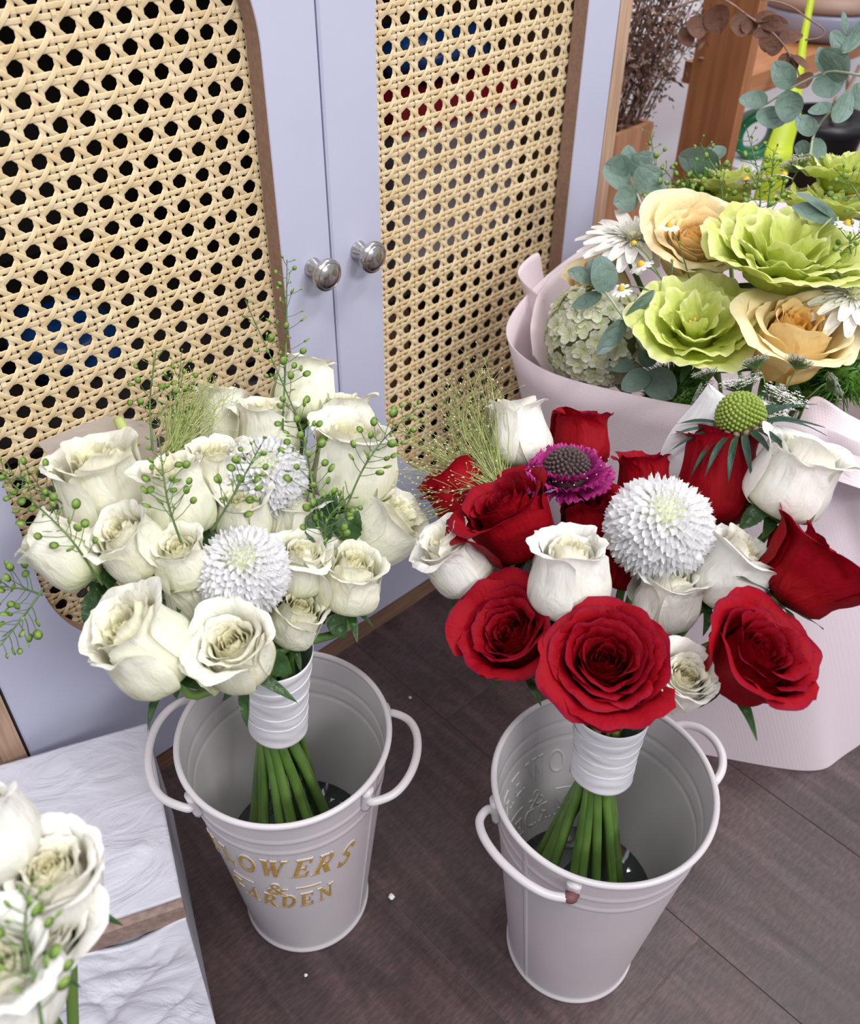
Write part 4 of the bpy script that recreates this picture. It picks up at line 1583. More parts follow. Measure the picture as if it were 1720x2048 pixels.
def spathe(label, outline, mid, mat, name='spathe', bulge=.010, seed=0, part=None):
    """a big waxy sheet given by matching left / right edge points"""
    Ld = spline([at(*p) for p in outline[0]], 24)
    Rd = spline([at(*p) for p in outline[1]], 24)
    nu = 13
    rows = []
    nrm = -RW[:, 2]
    for a, b_ in zip(Ld, Rd):
        u = np.linspace(0, 1, nu)[:, None]
        w = np.linalg.norm(b_ - a)
        rows.append(a + (b_ - a) * u + nrm * (np.sin(u * math.pi) * w * bulge))
    V = np.concatenate(rows)
    base = V[:nu].mean(0)
    s = np.repeat(np.linspace(0, 1, 24), nu)
    uv = np.stack([np.tile(np.linspace(0, .4, nu), 24), s], 1)
    col = np.stack([s, 0 * s, 0 * s], 1)
    M = np.eye(4)
    M[:3, 3] = base
    root = thing(name, label, 'flower', M)
    obj('blade', V - base, grid_faces(nu, 24), mat, root, uv=uv, col=col)
    return root, base


m_sheer = petal_mat('sheer_beige_spathe', (.60, .56, .44), (.66, .58, .50), (.70, .62, .56), trans=.5, rough=.5, vein=.08)
m_whitesp = petal_mat('white_veined_spathe', (.80, .80, .80), (.84, .84, .86), (.86, .86, .88), trans=.3, rough=.4, vein=.1)
rt, bs = spathe('pale translucent spathe with a green spadix behind the top left ivory rose',
                ([(230, 1000, .665), (150, 940, .66), (100, 910, .668), (75, 885, .68)], [(300, 990, .665), (315, 920, .66), (300, 850, .675), (215, 832, .69)]), None, m_sheer)
V, F = tube(spline([at(268, 895, .655) - bs, at(250, 865, .658) - bs, at(236, 838, .662) - bs], 12), np.linspace(.0048, .0036, 12), 10)
obj('spadix', V, F, pbsdf('pale_green_spadix', (.42, .50, .16), .5), rt)
spathe('white veined spathe rising to a point in front of the pink paper',
       ([(1335, 1000, .665), (1318, 925, .67), (1340, 865, .675), (1385, 810, .685), (1415, 770, .69)],
        [(1430, 990, .66), (1440, 925, .665), (1450, 860, .67), (1458, 805, .68), (1420, 768, .69)]), None, m_whitesp, bulge=.25)
# ------------------------------------------------------------------ big bouquet in pink paper
def paper_mat():
    m = bpy.data.materials.new('pale_pink_wrapping_paper')
    t = nt(m)
    b_ = t.nodes['Principled BSDF']
    b_.inputs['Base Color'].default_value = (0.88, 0.77, 0.82, 1)
    b_.inputs['Roughness'].default_value = 0.55
    tc = nn(t, 'ShaderNodeTexCoord')
    w1 = nn(t, 'ShaderNodeTexWave', wave_type='BANDS', bands_direction='X')
    w2 = nn(t, 'ShaderNodeTexWave', wave_type='BANDS', bands_direction='Y')
    for w_, sc in ((w1, 125), (w2, 125)):
        w_.inputs['Scale'].default_value = sc
        t.links.new(tc.outputs['UV'], w_.inputs['Vector'])
    mu = nn(t, 'ShaderNodeMath', operation='MULTIPLY')
    t.links.new(w1.outputs['Fac'], mu.inputs[0])
    t.links.new(w2.outputs['Fac'], mu.inputs[1])
    bp = nn(t, 'ShaderNodeBump')
    bp.inputs['Strength'].default_value = 0.25
    bp.inputs['Distance'].default_value = 0.0004
    t.links.new(mu.outputs[0], bp.inputs['Height'])
    t.links.new(bp.outputs[0], b_.inputs['Normal'])
    tr = nn(t, 'ShaderNodeBsdfTranslucent')
    tr.inputs[0].default_value = (0.85, 0.68, 0.68, 1)
    mx = nn(t, 'ShaderNodeMixShader')
    mx.inputs[0].default_value = 0.14
    t.links.new(b_.outputs[0], mx.inputs[1])
    t.links.new(tr.outputs[0], mx.inputs[2])
    t.links.new(mx.outputs[0], t.nodes['Material Output'].inputs[0])
    return m


m_paper = paper_mat()
wrap = thing('paper_wrap', 'pale pink paper wrap standing on the floor round the green and peach flowers', 'wrapping paper',
             np.array([[1, 0, 0, .68], [0, 1, 0, .25], [0, 0, 1, 0], [0, 0, 0, 1.0]]))
WO = np.array([.68, .25, 0])


def loft(name, bot, top, closed, parent, nseg=84, nrow=16, bulge=0.0, thick=0.0012, mat=None):
    if closed:
        A, B_ = spline(bot, nseg, True), spline(top, nseg, True)
    else:
        A, B_ = spline(bot, nseg), spline(top, nseg)
    rows, uvs = [], []
    cen = A.mean(0)
    La = np.concatenate([[0], np.cumsum(np.linalg.norm(np.diff(B_, axis=0), axis=1))])
    for k in range(nrow):
        s = k / (nrow - 1)
        p = lerp(A, B_, s)
        out = p - cen
        out[:, 2] = 0
        out /= np.linalg.norm(out, axis=1)[:, None] + 1e-9
        p = p + out * bulge * math.sin(s * math.pi)
        rows.append(p)
        uvs.append(np.stack([La, np.full(nseg, s * np.linalg.norm(B_ - A, axis=1).mean())], 1))
    V = np.concatenate(rows)
    F = grid_faces(nseg, nrow, closed)
    # thickness inwards
    outd = V - cen
    outd[:, 2] = 0
    outd /= np.linalg.norm(outd, axis=1)[:, None] + 1e-9
    Vi = V - outd * thick
    n = len(V)
    F2 = F[:, ::-1] + n
    top0 = (nrow - 1) * nseg
    E_ = []
    rng = range(nseg if closed else nseg - 1)
    for i in rng:
        j = (i + 1) % nseg
        E_.append((top0 + i, top0 + j, top0 + j + n, top0 + i + n))
    uv = np.concatenate(uvs)
    F = F.tolist() + F2.tolist() + E_
    return obj(name, np.concatenate([V, Vi]) - WO, F, mat or m_paper, parent, uv=np.concatenate([uv, uv]))


def lim(p, ymax=.562):
    P = at(*p)
    if P[1] > ymax:
        P = at_y(p[0], p[1], ymax)
    return P


bot = [(.572, .262, .001), (.612, .195, .001), (.660, .131, .001), (.70, .117, .001), (.78, .110, .001), (.82, .16, .001), (.83, .25, .001), (.80, .34, .001), (.74, .40, .001), (.66, .40, .001), (.60, .36, .001), (.570, .31, .001)]
top = [lim((1085, 738, .81)), at(1300, 797, .768), at(1440, 818, .755), at(1560, 838, .750), at(1640, 852, .752), at(1780, 880, .78),
       at(1900, 700, .95), at(1800, 480, 1.08), lim((1500, 400, 1.1)), lim((1230, 470, 1.0)), lim((1100, 545, .95)), lim((1012, 655, .87))]
loft('outer_sheet', bot, top, True, wrap, bulge=.006)
# inner sheets standing up at the left and right
ib = [lim((1300, 1000, .87)), lim((1200, 900, .90)), lim((1160, 800, .95)), lim((1200, 760, .98))]
it = [lim((1065, 712, .835)), lim((1062, 640, .865)), lim((1095, 560, .915)), lim((1215, 470, .985))]
loft('inner_sheet', ib, it, False, wrap, bulge=0.0, nseg=40)
it2 = [lim((1085, 600, .90)), lim((1035, 545, .93)), lim((1075, 505, .955)), lim((1085, 545, .96))]
ib2 = [lim((1120, 720, .90)), lim((1080, 700, .92)), lim((1090, 690, .95)), lim((1120, 680, .96))]
loft('folded_corner', ib2, it2, False, wrap, bulge=0.0, nseg=24)
fb = [at(1590, 935, .770), at(1640, 950, .765), at(1730, 980, .77), at(1800, 1000, .79)]
ft = [at(1592, 850, .772), at(1628, 792, .772), at(1700, 830, .772), at(1800, 880, .79)]
loft('front_fold', fb, ft, False, wrap, bulge=0.0, nseg=30)

WB = Bunch((.705, .29, .20), (.70, .27, .12), (.70, .26, 0), .05, rb=.02, zfoot=.012)
WC = (.72, .33, .30)

# lisianthus ---------------------------------------------------------------
m_lisi = petal_mat('lime_lisianthus_petal', (0.46, 0.56, 0.04), (0.63, 0.72, 0.11), (0.76, 0.82, 0.28), trans=0.32, rough=0.5, pos=(0, .5, .92), edge2=(.88, .90, .52), vein=.08)
m_stig = pbsdf('yellow_stamen', (0.72, 0.55, 0.08), .5)


def lisianthus(label, px, py, wpx, d, face, seed, layers=4, open_=1.0):
    rs = np.random.RandomState(seed)
    ax = cdir(*face)
    R = wpx * d / FPX / 2
    P = at(px, py, d) - ax * R * .45
    M = frame(P, ax, rs.uniform(0, 6))
    root = thing('lisianthus', label, 'flower', M, 'lime green lisianthus blooms')
    for l in range(layers):
        t = l / (layers - 1)
        npet = [3, 3, 4, 5, 6][l]
        for i in range(npet):
            a = i * 2 * math.pi / npet + l * .7 + rs.uniform(-.15, .15)
            rb, rn = R * lerp(.16, .50, t), R * lerp(.30, .82, t) * open_
            zt = R * lerp(.72, .48, t) * rs.uniform(.9, 1.12)
            nu, ns = 37, 13
            V, F, uv, col = rose_petal(rs, R, R * .9, rb, rn, zt, R * lerp(.12, .30, t), math.radians(lerp(55, 92, t)), math.radians(lerp(70, 56, t)) * rs.uniform(.9, 1.15), a,
                                       .05, t, .07, 0, nu=nu, ns=ns, curl=-.02)
            # frilled rim
            u, s = petal_grid(nu, ns)
            fr = (s.ravel() ** 3) * R
            ph = rs.uniform(0, 6, 3)
            w = .045 * np.sin(u.ravel() * 5.5 + ph[0]) + .030 * np.sin(u.ravel() * 11 + ph[1]) + .016 * np.sin(u.ravel() * 24 + ph[2])
            V[:, 2] += fr * w
            rad_ = np.hypot(V[:, 0], V[:, 1])[:, None] + 1e-6
            V[:, :2] += V[:, :2] / rad_ * (fr * .03 * np.sin(u.ravel() * 9 + ph[1]))[:, None]
            obj('petal', V, F, m_lisi, root, uv=uv, col=col)
    b_ = MB()
    for i in range(7):
        a = i * .9
        b_.tube(spline([(0, 0, .1 * R), (.06 * R * math.cos(a), .06 * R * math.sin(a), .3 * R), (.12 * R * math.cos(a), .12 * R * math.sin(a), .52 * R)], 6), [.0006] * 4 + [.0013, .0012], 5)
    b_.obj('stamens', m_stig, root)
    V, F = lathe([(0, 0), (.09 * R, .02 * R), (.10 * R, .25 * R), (.05 * R, .42 * R), (.07 * R, .5 * R), (0, .52 * R)], 12)
    obj('pistil', V, F, pbsdf('green_pistil', (.22, .36, .08), .5), root)
    calyx(root, R * .7, rs)
    pts = WB.path(P - ax * R * .1, ax, rs)
    V, F = tube(itf(M, pts), .0020, 7)
    obj('stem', V, F, m_stem, root)


lisianthus('frilled lime green lisianthus facing forward, lowest and nearest in the pink paper', 1393, 652, 238, .765, (-.10, .55, .80), 1, 4)
lisianthus('largest lime green lisianthus, above and right of the nearest one', 1572, 510, 285, .800, (.05, .68, .66), 2, 5)
lisianthus('lime green lisianthus at the back left behind the chamomile', 1462, 372, 145, .93, (-.05, .88, .32), 3, 4, .9)
lisianthus('lime green lisianthus at the upper right edge of the photo', 1690, 345, 165, .90, (.05, .80, .45), 4, 4)
lisianthus('bright lime lisianthus behind the two-toned eucalyptus leaf', 1655, 415, 175, .885, (.10, .80, .40), 5, 4)

# peach roses --------------------------------------------------------------
GP = 'peach roses in the pink paper'
rose('peach_rose', 'deep peach rose with spreading outer petals below the lime lisianthus', GP, 1575, 690, 200, .775, (.10, .58, .75), .55, m_cream, 71, WB, hi=True, loose=.3, n=28)
rose('peach_rose', 'pale peach rose right of the large white gerbera', GP, 1388, 500, 195, .835, (-.05, .50, .85), .95, m_cream, 72, WB, hi=True, warmk=.7)
rose('peach_rose', 'peach rose half hidden under the gerbera beside the paper', GP, 1205, 580, 140, .865, (-.35, .70, .35), .35, m_cream, 73, WB)

# gerberas -----------------------------------------------------------------
m_gerb = petal_mat('white_gerbera_petal', (.80, .82, .66), (.90, .89, .84), (.93, .92, .88), trans=.22, rough=.5, vein=.08)
m_gerbc = noisy('gerbera_disc', (.62, .60, .22), (.80, .77, .45), 400, .7)


def gerb_petal(L, Wd, lift, curve):
    ns, nu = 10, 5
    u, s = np.meshgrid(np.linspace(-1, 1, nu), np.linspace(0, 1, ns))
    w = Wd * .5 * np.sin(np.clip(.12 + s * .80, 0, 1) * math.pi) ** .6
    V = np.stack([u * w, s * L, lift * L * s - curve * L * s ** 2 + .12 * Wd * np.abs(u)], -1).reshape(-1, 3)
    col = np.stack([s, 0 * s, 0 * s], -1).reshape(-1, 3)
    return mesh('petal', V, grid_faces(nu, ns), m_gerb, uv=np.stack([u * .2 + .5, s], -1).reshape(-1, 2), col=col)


def gerbera(label, px, py, wpx, d, face, seed):
    rs = np.random.RandomState(seed)
    ax = cdir(*face)
    R = wpx * d / FPX / 2
    P = at(px, py, d)
    M = frame(P, ax, rs.uniform(0, 6))
    root = thing('gerbera', label, 'flower', M, 'white gerberas in the pink paper')
    for n, L, Wd, lift, cv, z, r0 in ((17, .80, .24, .18, .30, -.03, .16), (16, .72, .22, .32, .28, .0, .15), (26, .34, .07, .55, .35, .04, .17), (22, .22, .05, .9, .3, .06, .13), (18, .16, .045, 1.3, .2, .07, .09)):
        mes = [gerb_petal(R * L * q, R * Wd, lift * q, cv) for q in (.92, 1.0, 1.08)]
        for i in range(n):
            a = i * 2 * math.pi / n + rs.uniform(-.08, .08)
            o_ = link('petal' if L > .5 else 'inner_petal', mes[rs.randint(3)], root)
            o_.location = (r0 * R * math.cos(a), r0 * R * math.sin(a), z * R)
            o_.rotation_euler = (rs.uniform(-.08, .08), rs.uniform(-.15, .15), a - math.pi / 2)
    V, F = lathe(spline([(0, .12 * R), (.06 * R, .115 * R), (.12 * R, .06 * R), (.14 * R, -.02 * R), (.1 * R, -.08 * R), (0, -.1 * R)], 14), 20)
    obj('disc', V, F, m_gerbc, root)
    pts = WB.path(P - ax * R * .1, ax, rs)
    V, F = tube(itf(M, pts), .0025, 7)
    obj('stem', V, F, m_stem, root)


gerbera('large white gerbera at the left of the pink paper, nearest the cabinet', 1268, 478, 225, .845, (-.08, .66, .62), 1)
gerbera('white gerbera at the right edge of the photo', 1708, 592, 215, .79, (-.10, .62, .70), 2)

# hydrangea ----------------------------------------------------------------
m_hyd = petal_mat('pale_hydrangea_petal', (.62, .70, .30), (.80, .83, .56), (.88, .88, .76), trans=.3, rough=.5, vein=.05)


def floret_mesh(sz, seed):
    rs = np.random.RandomState(seed)
    b_, cols = MB(), []
    for i in range(4):
        ns, nu = 5, 5
        u, s = np.meshgrid(np.linspace(-1, 1, nu), np.linspace(0, 1, ns))
        w = sz * .46 * np.sin(np.clip(.08 + .80 * s, 0, 1) * math.pi) ** .7
        x, y = u * w, s * sz
        z = .25 * sz * s - .12 * sz * s ** 2 + .12 * sz * np.abs(u) * s + rs.uniform(-.05, .12) * sz * s
        a = i * math.pi / 2 + rs.uniform(-.12, .12)
        V = np.stack([x * math.cos(a) - y * math.sin(a), x * math.sin(a) + y * math.cos(a), z], -1).reshape(-1, 3)
        b_.add(V, grid_faces(nu, ns).tolist())
        cols.append(np.stack([s, 0 * s, 0 * s], -1).reshape(-1, 3))
    V = np.concatenate(b_.V)
    return mesh('floret', V, np.array(b_.F), m_hyd, uv=V[:, :2] * 60, col=np.concatenate(cols))


FL = [floret_mesh(.0095, i) for i in range(4)] + [floret_mesh(.0072, 9)]


def hydrangea(label, px, py, wpx, hpx, d, seed, n=270):
    rs = np.random.RandomState(seed)
    R = wpx * d / FPX / 2
    P = at(px, py, d + R * .5)
    M = frame(P, cdir(-.2, .7, .6), 0)
    root = thing('hydrangea', label, 'flower', M)
    V, F = lathe([(R * .80 * math.sin(a), -R * .80 * math.cos(a)) for a in np.linspace(.001, math.pi, 14)], 20)
    obj('core', V, F, pbsdf('hydrangea_core', (.34, .42, .12), .7), root)
    for i in range(n):
        q = (i + .5) / n
        th = math.acos(1 - q * 1.75)
        ph = i * 2.39996
        nr = np.array([math.sin(th) * math.cos(ph), math.sin(th) * math.sin(ph), math.cos(th)])
        nr = nr + rs.normal(size=3) * .16
        nr /= np.linalg.norm(nr)
        m3 = Matrix(frame(nr * R * rs.uniform(.92, 1.04), nr, rs.uniform(0, 6)).tolist())
        o_ = link('floret', FL[rs.randint(5)], root)
        o_.matrix_local = m3
    pts = WB.path(P, np.array([0, 0, 1.]), rs)
    V, F = tube(itf(M, pts), .003, 7)
    obj('stem', V, F, m_stem, root)


hydrangea('pale green hydrangea head tucked inside the left of the pink paper', 1195, 672, 200, 200, .80, 1)

# green bristle balls ------------------------------------------------------
m_moss = noisy('green_bristle', (.045, .15, .015), (.13, .30, .03), 80, .5)


def bristle(label, px, py, wpx, d, face, seed, n=1500):
    rs = np.random.RandomState(seed)
    R = wpx * d / FPX / 2
    ax = cdir(*face)
    P = at(px, py, d + R * .4)
    M = frame(P, ax)
    root = thing('green_dianthus', label, 'flower', M, 'fuzzy green dianthus balls')
    V, F = lathe([(R * .62 * math.sin(a), -R * .62 * math.cos(a)) for a in np.linspace(.001, math.pi, 12)], 18)
    obj('core', V, F, m_moss, root)
    b_ = MB()
    for i in range(n):
        v = rs.normal(size=3)
        v /= np.linalg.norm(v)
        if v[2] < -.4:
            continue
        t_ = np.cross(v, rs.normal(size=3))
        t_ /= np.linalg.norm(t_)
        w = .00055
        r1 = R * rs.uniform(.85, 1.08)
        e = v * r1 + rs.normal(size=3) * R * .10
        c = v * R * .58
        m_ = lerp(c, e, .55) + rs.normal(size=3) * R * .03
        b_.add([c - t_ * w, c + t_ * w, m_ + t_ * w * 1.1, m_ - t_ * w * 1.1, e], [(0, 1, 2, 3), (3, 2, 4)])
    tag(b_.obj('bristles', m_moss, root), kind='stuff')
    pts = WB.path(P, ax, rs)
    V, F = tube(itf(M, pts), .002, 7)
    obj('stem', V, F, m_stem, root)


bristle('fuzzy green dianthus ball behind the gerbera, under the back lisianthus', 1415, 415, 150, .93, (-.1, .8, .5), 1)
bristle('fuzzy green dianthus ball along the front rim of the paper', 1350, 790, 145, .795, (-.1, .6, .7), 2)
bristle('fuzzy green dianthus ball at the right edge of the photo above the paper fold', 1690, 740, 170, .795, (.1, .6, .7), 3)
bristle('fuzzy green dianthus ball low behind the white umbels', 1620, 790, 110, .80, (.0, .6, .7), 4, 900)

# eucalyptus ---------------------------------------------------------------
m_euc = petal_mat('grey_green_eucalyptus', (.115, .185, .14), (.15, .23, .185), (.20, .285, .255), trans=.12, rough=.55, vein=.12)
m_euct = noisy('eucalyptus_twig', (.30, .36, .24), (.42, .46, .34), 60, .6)


def euc_leaf_mesh(L, Wd, seed, mat, rounder=1.0):
    rs = np.random.RandomState(seed)
    ns, nu = 13, 9
    u, s = np.meshgrid(np.linspace(-1, 1, nu), np.linspace(0, 1, ns))
    w = Wd * .5 * np.sin(np.clip(s, 0, 1) ** (.85) * math.pi) ** .58
    z = .18 * np.abs(u) * w + .10 * L * np.sin(s * 2.2) * rs.uniform(-.6, 1)
    V = np.stack([u * w, s * L, z], -1).reshape(-1, 3)
    col = np.stack([s, 0 * s, 0 * s], -1).reshape(-1, 3)
    return mesh('leaf', V, grid_faces(nu, ns), mat, uv=np.stack([u * .2 + .5, s], -1).reshape(-1, 2), col=col)


def eucalyptus(label, stem, leaves, d_unused=None, seed=0, mat=None, twig=None, group='eucalyptus sprays in the pink paper', name='eucalyptus_branch'):
    """stem: photo points with distance; leaves: (base x,y,d, tip x,y,d, width px)"""
    rs = np.random.RandomState(seed)
    W_ = np.array([at(*p) for p in stem])
    M = np.eye(4)
    M[:3, 3] = W_[0]
    root = thing(name, label, 'branch', M, group)
    V, F = tube(spline(W_ - W_[0], 30), np.linspace(.0012, .0008, 30), 7)
    obj('twig', V, F, twig or m_euct, root)
    for i, (bx, by, bd, tx, ty, td, wp) in enumerate(leaves):
        A, B_ = at(bx, by, bd), at(tx, ty, td)
        B_ = A + (B_ - A) * 1.15
        L = np.linalg.norm(B_ - A)
        me = euc_leaf_mesh(L, wp * 1.15 * bd / FPX, seed * 20 + i, mat or m_euc)
        y = (B_ - A) / L
        zh = -RW[:, 2] + rs.normal(size=3) * .35
        x = np.cross(y, zh)
        x /= np.linalg.norm(x)
        z = np.cross(x, y)
        mm = Matrix.Identity(4)
        for r_ in range(3):
            mm[r_][0], mm[r_][1], mm[r_][2], mm[r_][3] = x[r_], y[r_], z[r_], A[r_] - W_[0][r_]
        o_ = link('leaf', me, root)
        o_.matrix_local = mm


eucalyptus('eucalyptus spray rising beside the cabinet above the gerbera', [(1290, 430, .86), (1275, 390, .88), (1255, 345, .90)],
           [(1275, 390, .88, 1232, 405, .87, 42), (1275, 385, .88, 1318, 345, .885, 60), (1262, 360, .89, 1212, 345, .88, 60), (1258, 350, .90, 1300, 310, .90, 34), (1255, 348, .90, 1256, 298, .905, 30), (1258, 345, .89, 1215, 330, .885, 45)], seed=1)
eucalyptus('eucalyptus spray in front of the hydrangea', [(1290, 700, .76), (1250, 640, .765), (1215, 590, .77), (1180, 545, .775)],
           [(1250, 640, .76, 1200, 700, .755, 36), (1250, 640, .76, 1302, 588, .765, 30), (1212, 588, .77, 1200, 520, .77, 52), (1205, 590, .77, 1150, 610, .775, 30), (1190, 560, .77, 1142, 545, .775, 28), (1190, 555, .775, 1185, 522, .78, 24)], seed=2)
eucalyptus('eucalyptus leaves low between the hydrangea and the nearest lisianthus', [(1330, 770, .785), (1300, 740, .785), (1270, 720, .785)],
           [(1300, 745, .78, 1250, 775, .78, 40), (1300, 740, .78, 1340, 790, .78, 55), (1290, 735, .78, 1300, 690, .785, 36), (1270, 735, .785, 1200, 720, .79, 30)], seed=3)
eucalyptus('arching eucalyptus branch across the wooden rack at the top right', [(1760, 160, .92), (1690, 145, .94), (1650, 145, .95), (1585, 175, .96), (1530, 210, .97)],
           [(1650, 145, .95, 1690, 110, .94, 55), (1650, 145, .95, 1640, 100, .95, 28), (1650, 148, .95, 1660, 190, .945, 46), (1585, 175, .96, 1552, 130, .96, 34), (1580, 180, .96, 1575, 238, .955, 44), (1535, 208, .965, 1485, 200, .97, 40), (1540, 212, .965, 1548, 252, .96, 62), (1655, 150, .95, 1636, 185, .95, 30)], seed=4)
eucalyptus('forked eucalyptus branch at the right in front of the black pot', [(1620, 310, .88), (1630, 265, .90), (1665, 220, .91), (1750, 160, .92)],
           [(1665, 220, .90, 1622, 222, .905, 34), (1665, 215, .90, 1700, 225, .90, 60), (1630, 270, .895, 1598, 238, .90, 30), (1630, 275, .895, 1640, 318, .89, 26), (1622, 300, .89, 1592, 295, .895, 26), (1700, 200, .91, 1735, 190, .91, 50)], seed=5)
eucalyptus('eucalyptus leaves at the top right corner', [(1735, 330, .88), (1765, 200, .92), (1758, 90, .95), (1715, 70, .95), (1690, 78, .955)],
           [(1695, 75, .95, 1668, 95, .945, 42), (1695, 72, .95, 1725, 78, .945, 60), (1692, 70, .955, 1688, 28, .96, 16)], seed=6)
eucalyptus('two-toned eucalyptus leaf over the largest lisianthus', [(1690, 460, .82), (1672, 440, .825)],
           [(1672, 440, .81, 1598, 395, .82, 34), (1675, 446, .805, 1595, 420, .815, 32)], seed=7)
eucalyptus('eucalyptus leaves at the left behind the back lisianthus', [(1440, 330, .95), (1432, 300, .96)],
           [(1440, 330, .945, 1368, 312, .95, 50), (1438, 320, .95, 1420, 300, .96, 38)], seed=8)

# small things: chamomile, umbels, sprigs ----------------------------------
m_cham = petal_mat('chamomile_petal', (.86, .86, .80), (.92, .92, .90), (.94, .94, .93), trans=.2, rough=.5)
m_chamc = noisy('chamomile_eye', (.62, .36, .03), (.80, .55, .06), 500, .7)


def cham_mesh():
    b_, cols = MB(), []
    for i in range(11):
        a = i * 2 * math.pi / 11
        ns, nu = 4, 3
        u, s = np.meshgrid(np.linspace(-1, 1, nu), np.linspace(0, 1, ns))
        x, y = u * .0011 * (.6 + .6 * np.sin(s * 2.6)), .0016 + s * .0052
        V = np.stack([x * math.cos(a) - y * math.sin(a), x * math.sin(a) + y * math.cos(a), -.0012 * s], -1).reshape(-1, 3)
        b_.add(V, grid_faces(nu, ns).tolist())
        cols.append(np.stack([s, 0 * s, 0 * s], -1).reshape(-1, 3))
    V = np.concatenate(b_.V)
    return mesh('ray_petals', V, np.array(b_.F), m_cham, uv=V[:, :2] * 50, col=np.concatenate(cols))


CHM = cham_mesh()
V, F = lathe([(0, .0024), (.0012, .0022), (.0022, .0008), (.0022, -.0004), (0, -.0008)], 12)
CHE = mesh('eye', V[:, :], F[:, ::-1].copy(), m_chamc)


def chamomile(label, px, py, d, face, base, size=1.0, petals=True):
    ax = cdir(*face)
    P = at(px, py, d)
    M = frame(P, ax)
    root = thing('chamomile', label, 'flower', M, 'small chamomile flowers')
    if petals:
        link('ray_petals', CHM, root).scale = (size,) * 3
    link('eye', CHE, root).scale = (size,) * 3
    B_ = at(*base)
    pts = spline([P - ax * .0005, lerp(P, B_, .4) + np.array([0, 0, .004]), B_], 12)
    V, F = tube(itf(M, pts), .0006, 5)
    obj('stem', V, F, m_sprig, root)


for lb, *a in [
    ('chamomile at the top edge of the gerbera', 1338, 452, .80, (0, .7, .5), (1380, 560, .79), 1.3),
    ('chamomile turned away below the gerbera', 1268, 488, .80, (-.5, .6, .2), (1330, 570, .79), 1.2, False),
    ('golden chamomile without petals right of the hydrangea', 1282, 530, .79, (-.4, .7, .4), (1340, 580, .785), 1.5),
    ('chamomile on top of the hydrangea', 1243, 578, .775, (-.2, .6, .7), (1320, 590, .78), 1.3),
    ('chamomile above the back lisianthus', 1492, 360, .88, (0, .95, .15), (1490, 440, .88), 1.4),
    ('chamomile seen edge on, left of the back lisianthus', 1392, 408, .88, (-.6, .6, .3), (1470, 440, .88), 1.3),
    ('chamomile with white petals at the right of the bristle ball', 1478, 455, .84, (.1, .8, .5), (1490, 480, .85), 1.3),
    ('chamomile bud pair above the bright lisianthus', 1568, 350, .88, (.2, .85, .3), (1560, 400, .88), 1.3),
    ('chamomile at the right of the two-toned leaf', 1695, 448, .80, (.1, .7, .6), (1700, 500, .80), 1.4),
    ('lowest chamomile bud between the eucalyptus and the peach rose', 1345, 520, .79, (0, .9, .3), (1340, 575, .785), .6, False)]:
    chamomile(lb, *a)

m_umbel = pbsdf('tiny_white_floret', (.93, .94, .90), .6)


def umbel(label, base, head, wpx, d, seed, n=110):
    rs = np.random.RandomState(seed)
    B_, Hd = at(*base), at(*head)
    M = np.eye(4)
    M[:3, 3] = B_
    root = thing('white_umbel', label, 'flower', M, 'lacy white umbels')
    R = wpx * d / FPX / 2
    up = Hd - B_
    up = up / np.linalg.norm(up)
    st, fl = MB(), MB()
    st.tube(spline([B_ - B_, (Hd - B_) * .5 + rs.normal(size=3) * .003, Hd - B_ - up * R * .7], 8), .0006, 5)
    for i in range(n):
        v = rs.normal(size=3)
        v -= up * (v @ up)
        v = v / np.linalg.norm(v) * math.sqrt(rs.rand()) * R
        e = Hd - B_ + v + up * rs.uniform(-.2, .2) * R
        st.tube([Hd - B_ - up * R * .7, e], .0002, 3, caps=False)
        r = rs.uniform(.0010, .0017)
        q = rs.normal(size=(2, 3))
        x = np.cross(up, q[0])
        x /= np.linalg.norm(x)
        y = np.cross(up, x)
        for c, s_ in ((1, 0), (0, 1), (-1, 0), (0, -1)):
            o_ = e + (x * c + y * s_) * r
            fl.add([e, o_ + (y * c - x * s_) * r * .5, o_ + (x * c + y * s_) * r * .6 + up * .0003, o_ - (y * c - x * s_) * r * .5], [(0, 1, 2, 3)])
    st.obj('stalks', m_sprig, root)
    tag(fl.obj('florets', m_umbel, root), kind='stuff')


for i, (lb, b_, h_, w) in enumerate([
    ('lacy white umbel below the peach rose, left', (1500, 830, .72), (1482, 762, .715), 75),
    ('lacy white umbel right of the seed head', (1540, 850, .72), (1572, 790, .715), 85),
    ('lacy white umbel low beside the seed head', (1530, 850, .71), (1545, 815, .705), 80),
    ('lacy white umbel on a bent stalk before the peach rose', (1535, 800, .715), (1508, 722, .72), 50),
    ('lacy white umbel on a thin stalk at the right of the peach rose', (1570, 790, .72), (1600, 722, .725), 50),
    ('lacy white umbel over the right bristle ball', (1610, 800, .74), (1668, 770, .745), 50),
    ('lacy white umbel at the tip of the white spathe', (1425, 790, .72), (1412, 745, .72), 50),
    ('lacy white umbel left of the white spathe', (1420, 800, .72), (1395, 790, .72), 45),
    ('lacy white umbel high between the lisianthus blooms', (1600, 380, .88), (1590, 325, .89), 55)]):
    umbel(lb, b_, h_, w, b_[2], i)

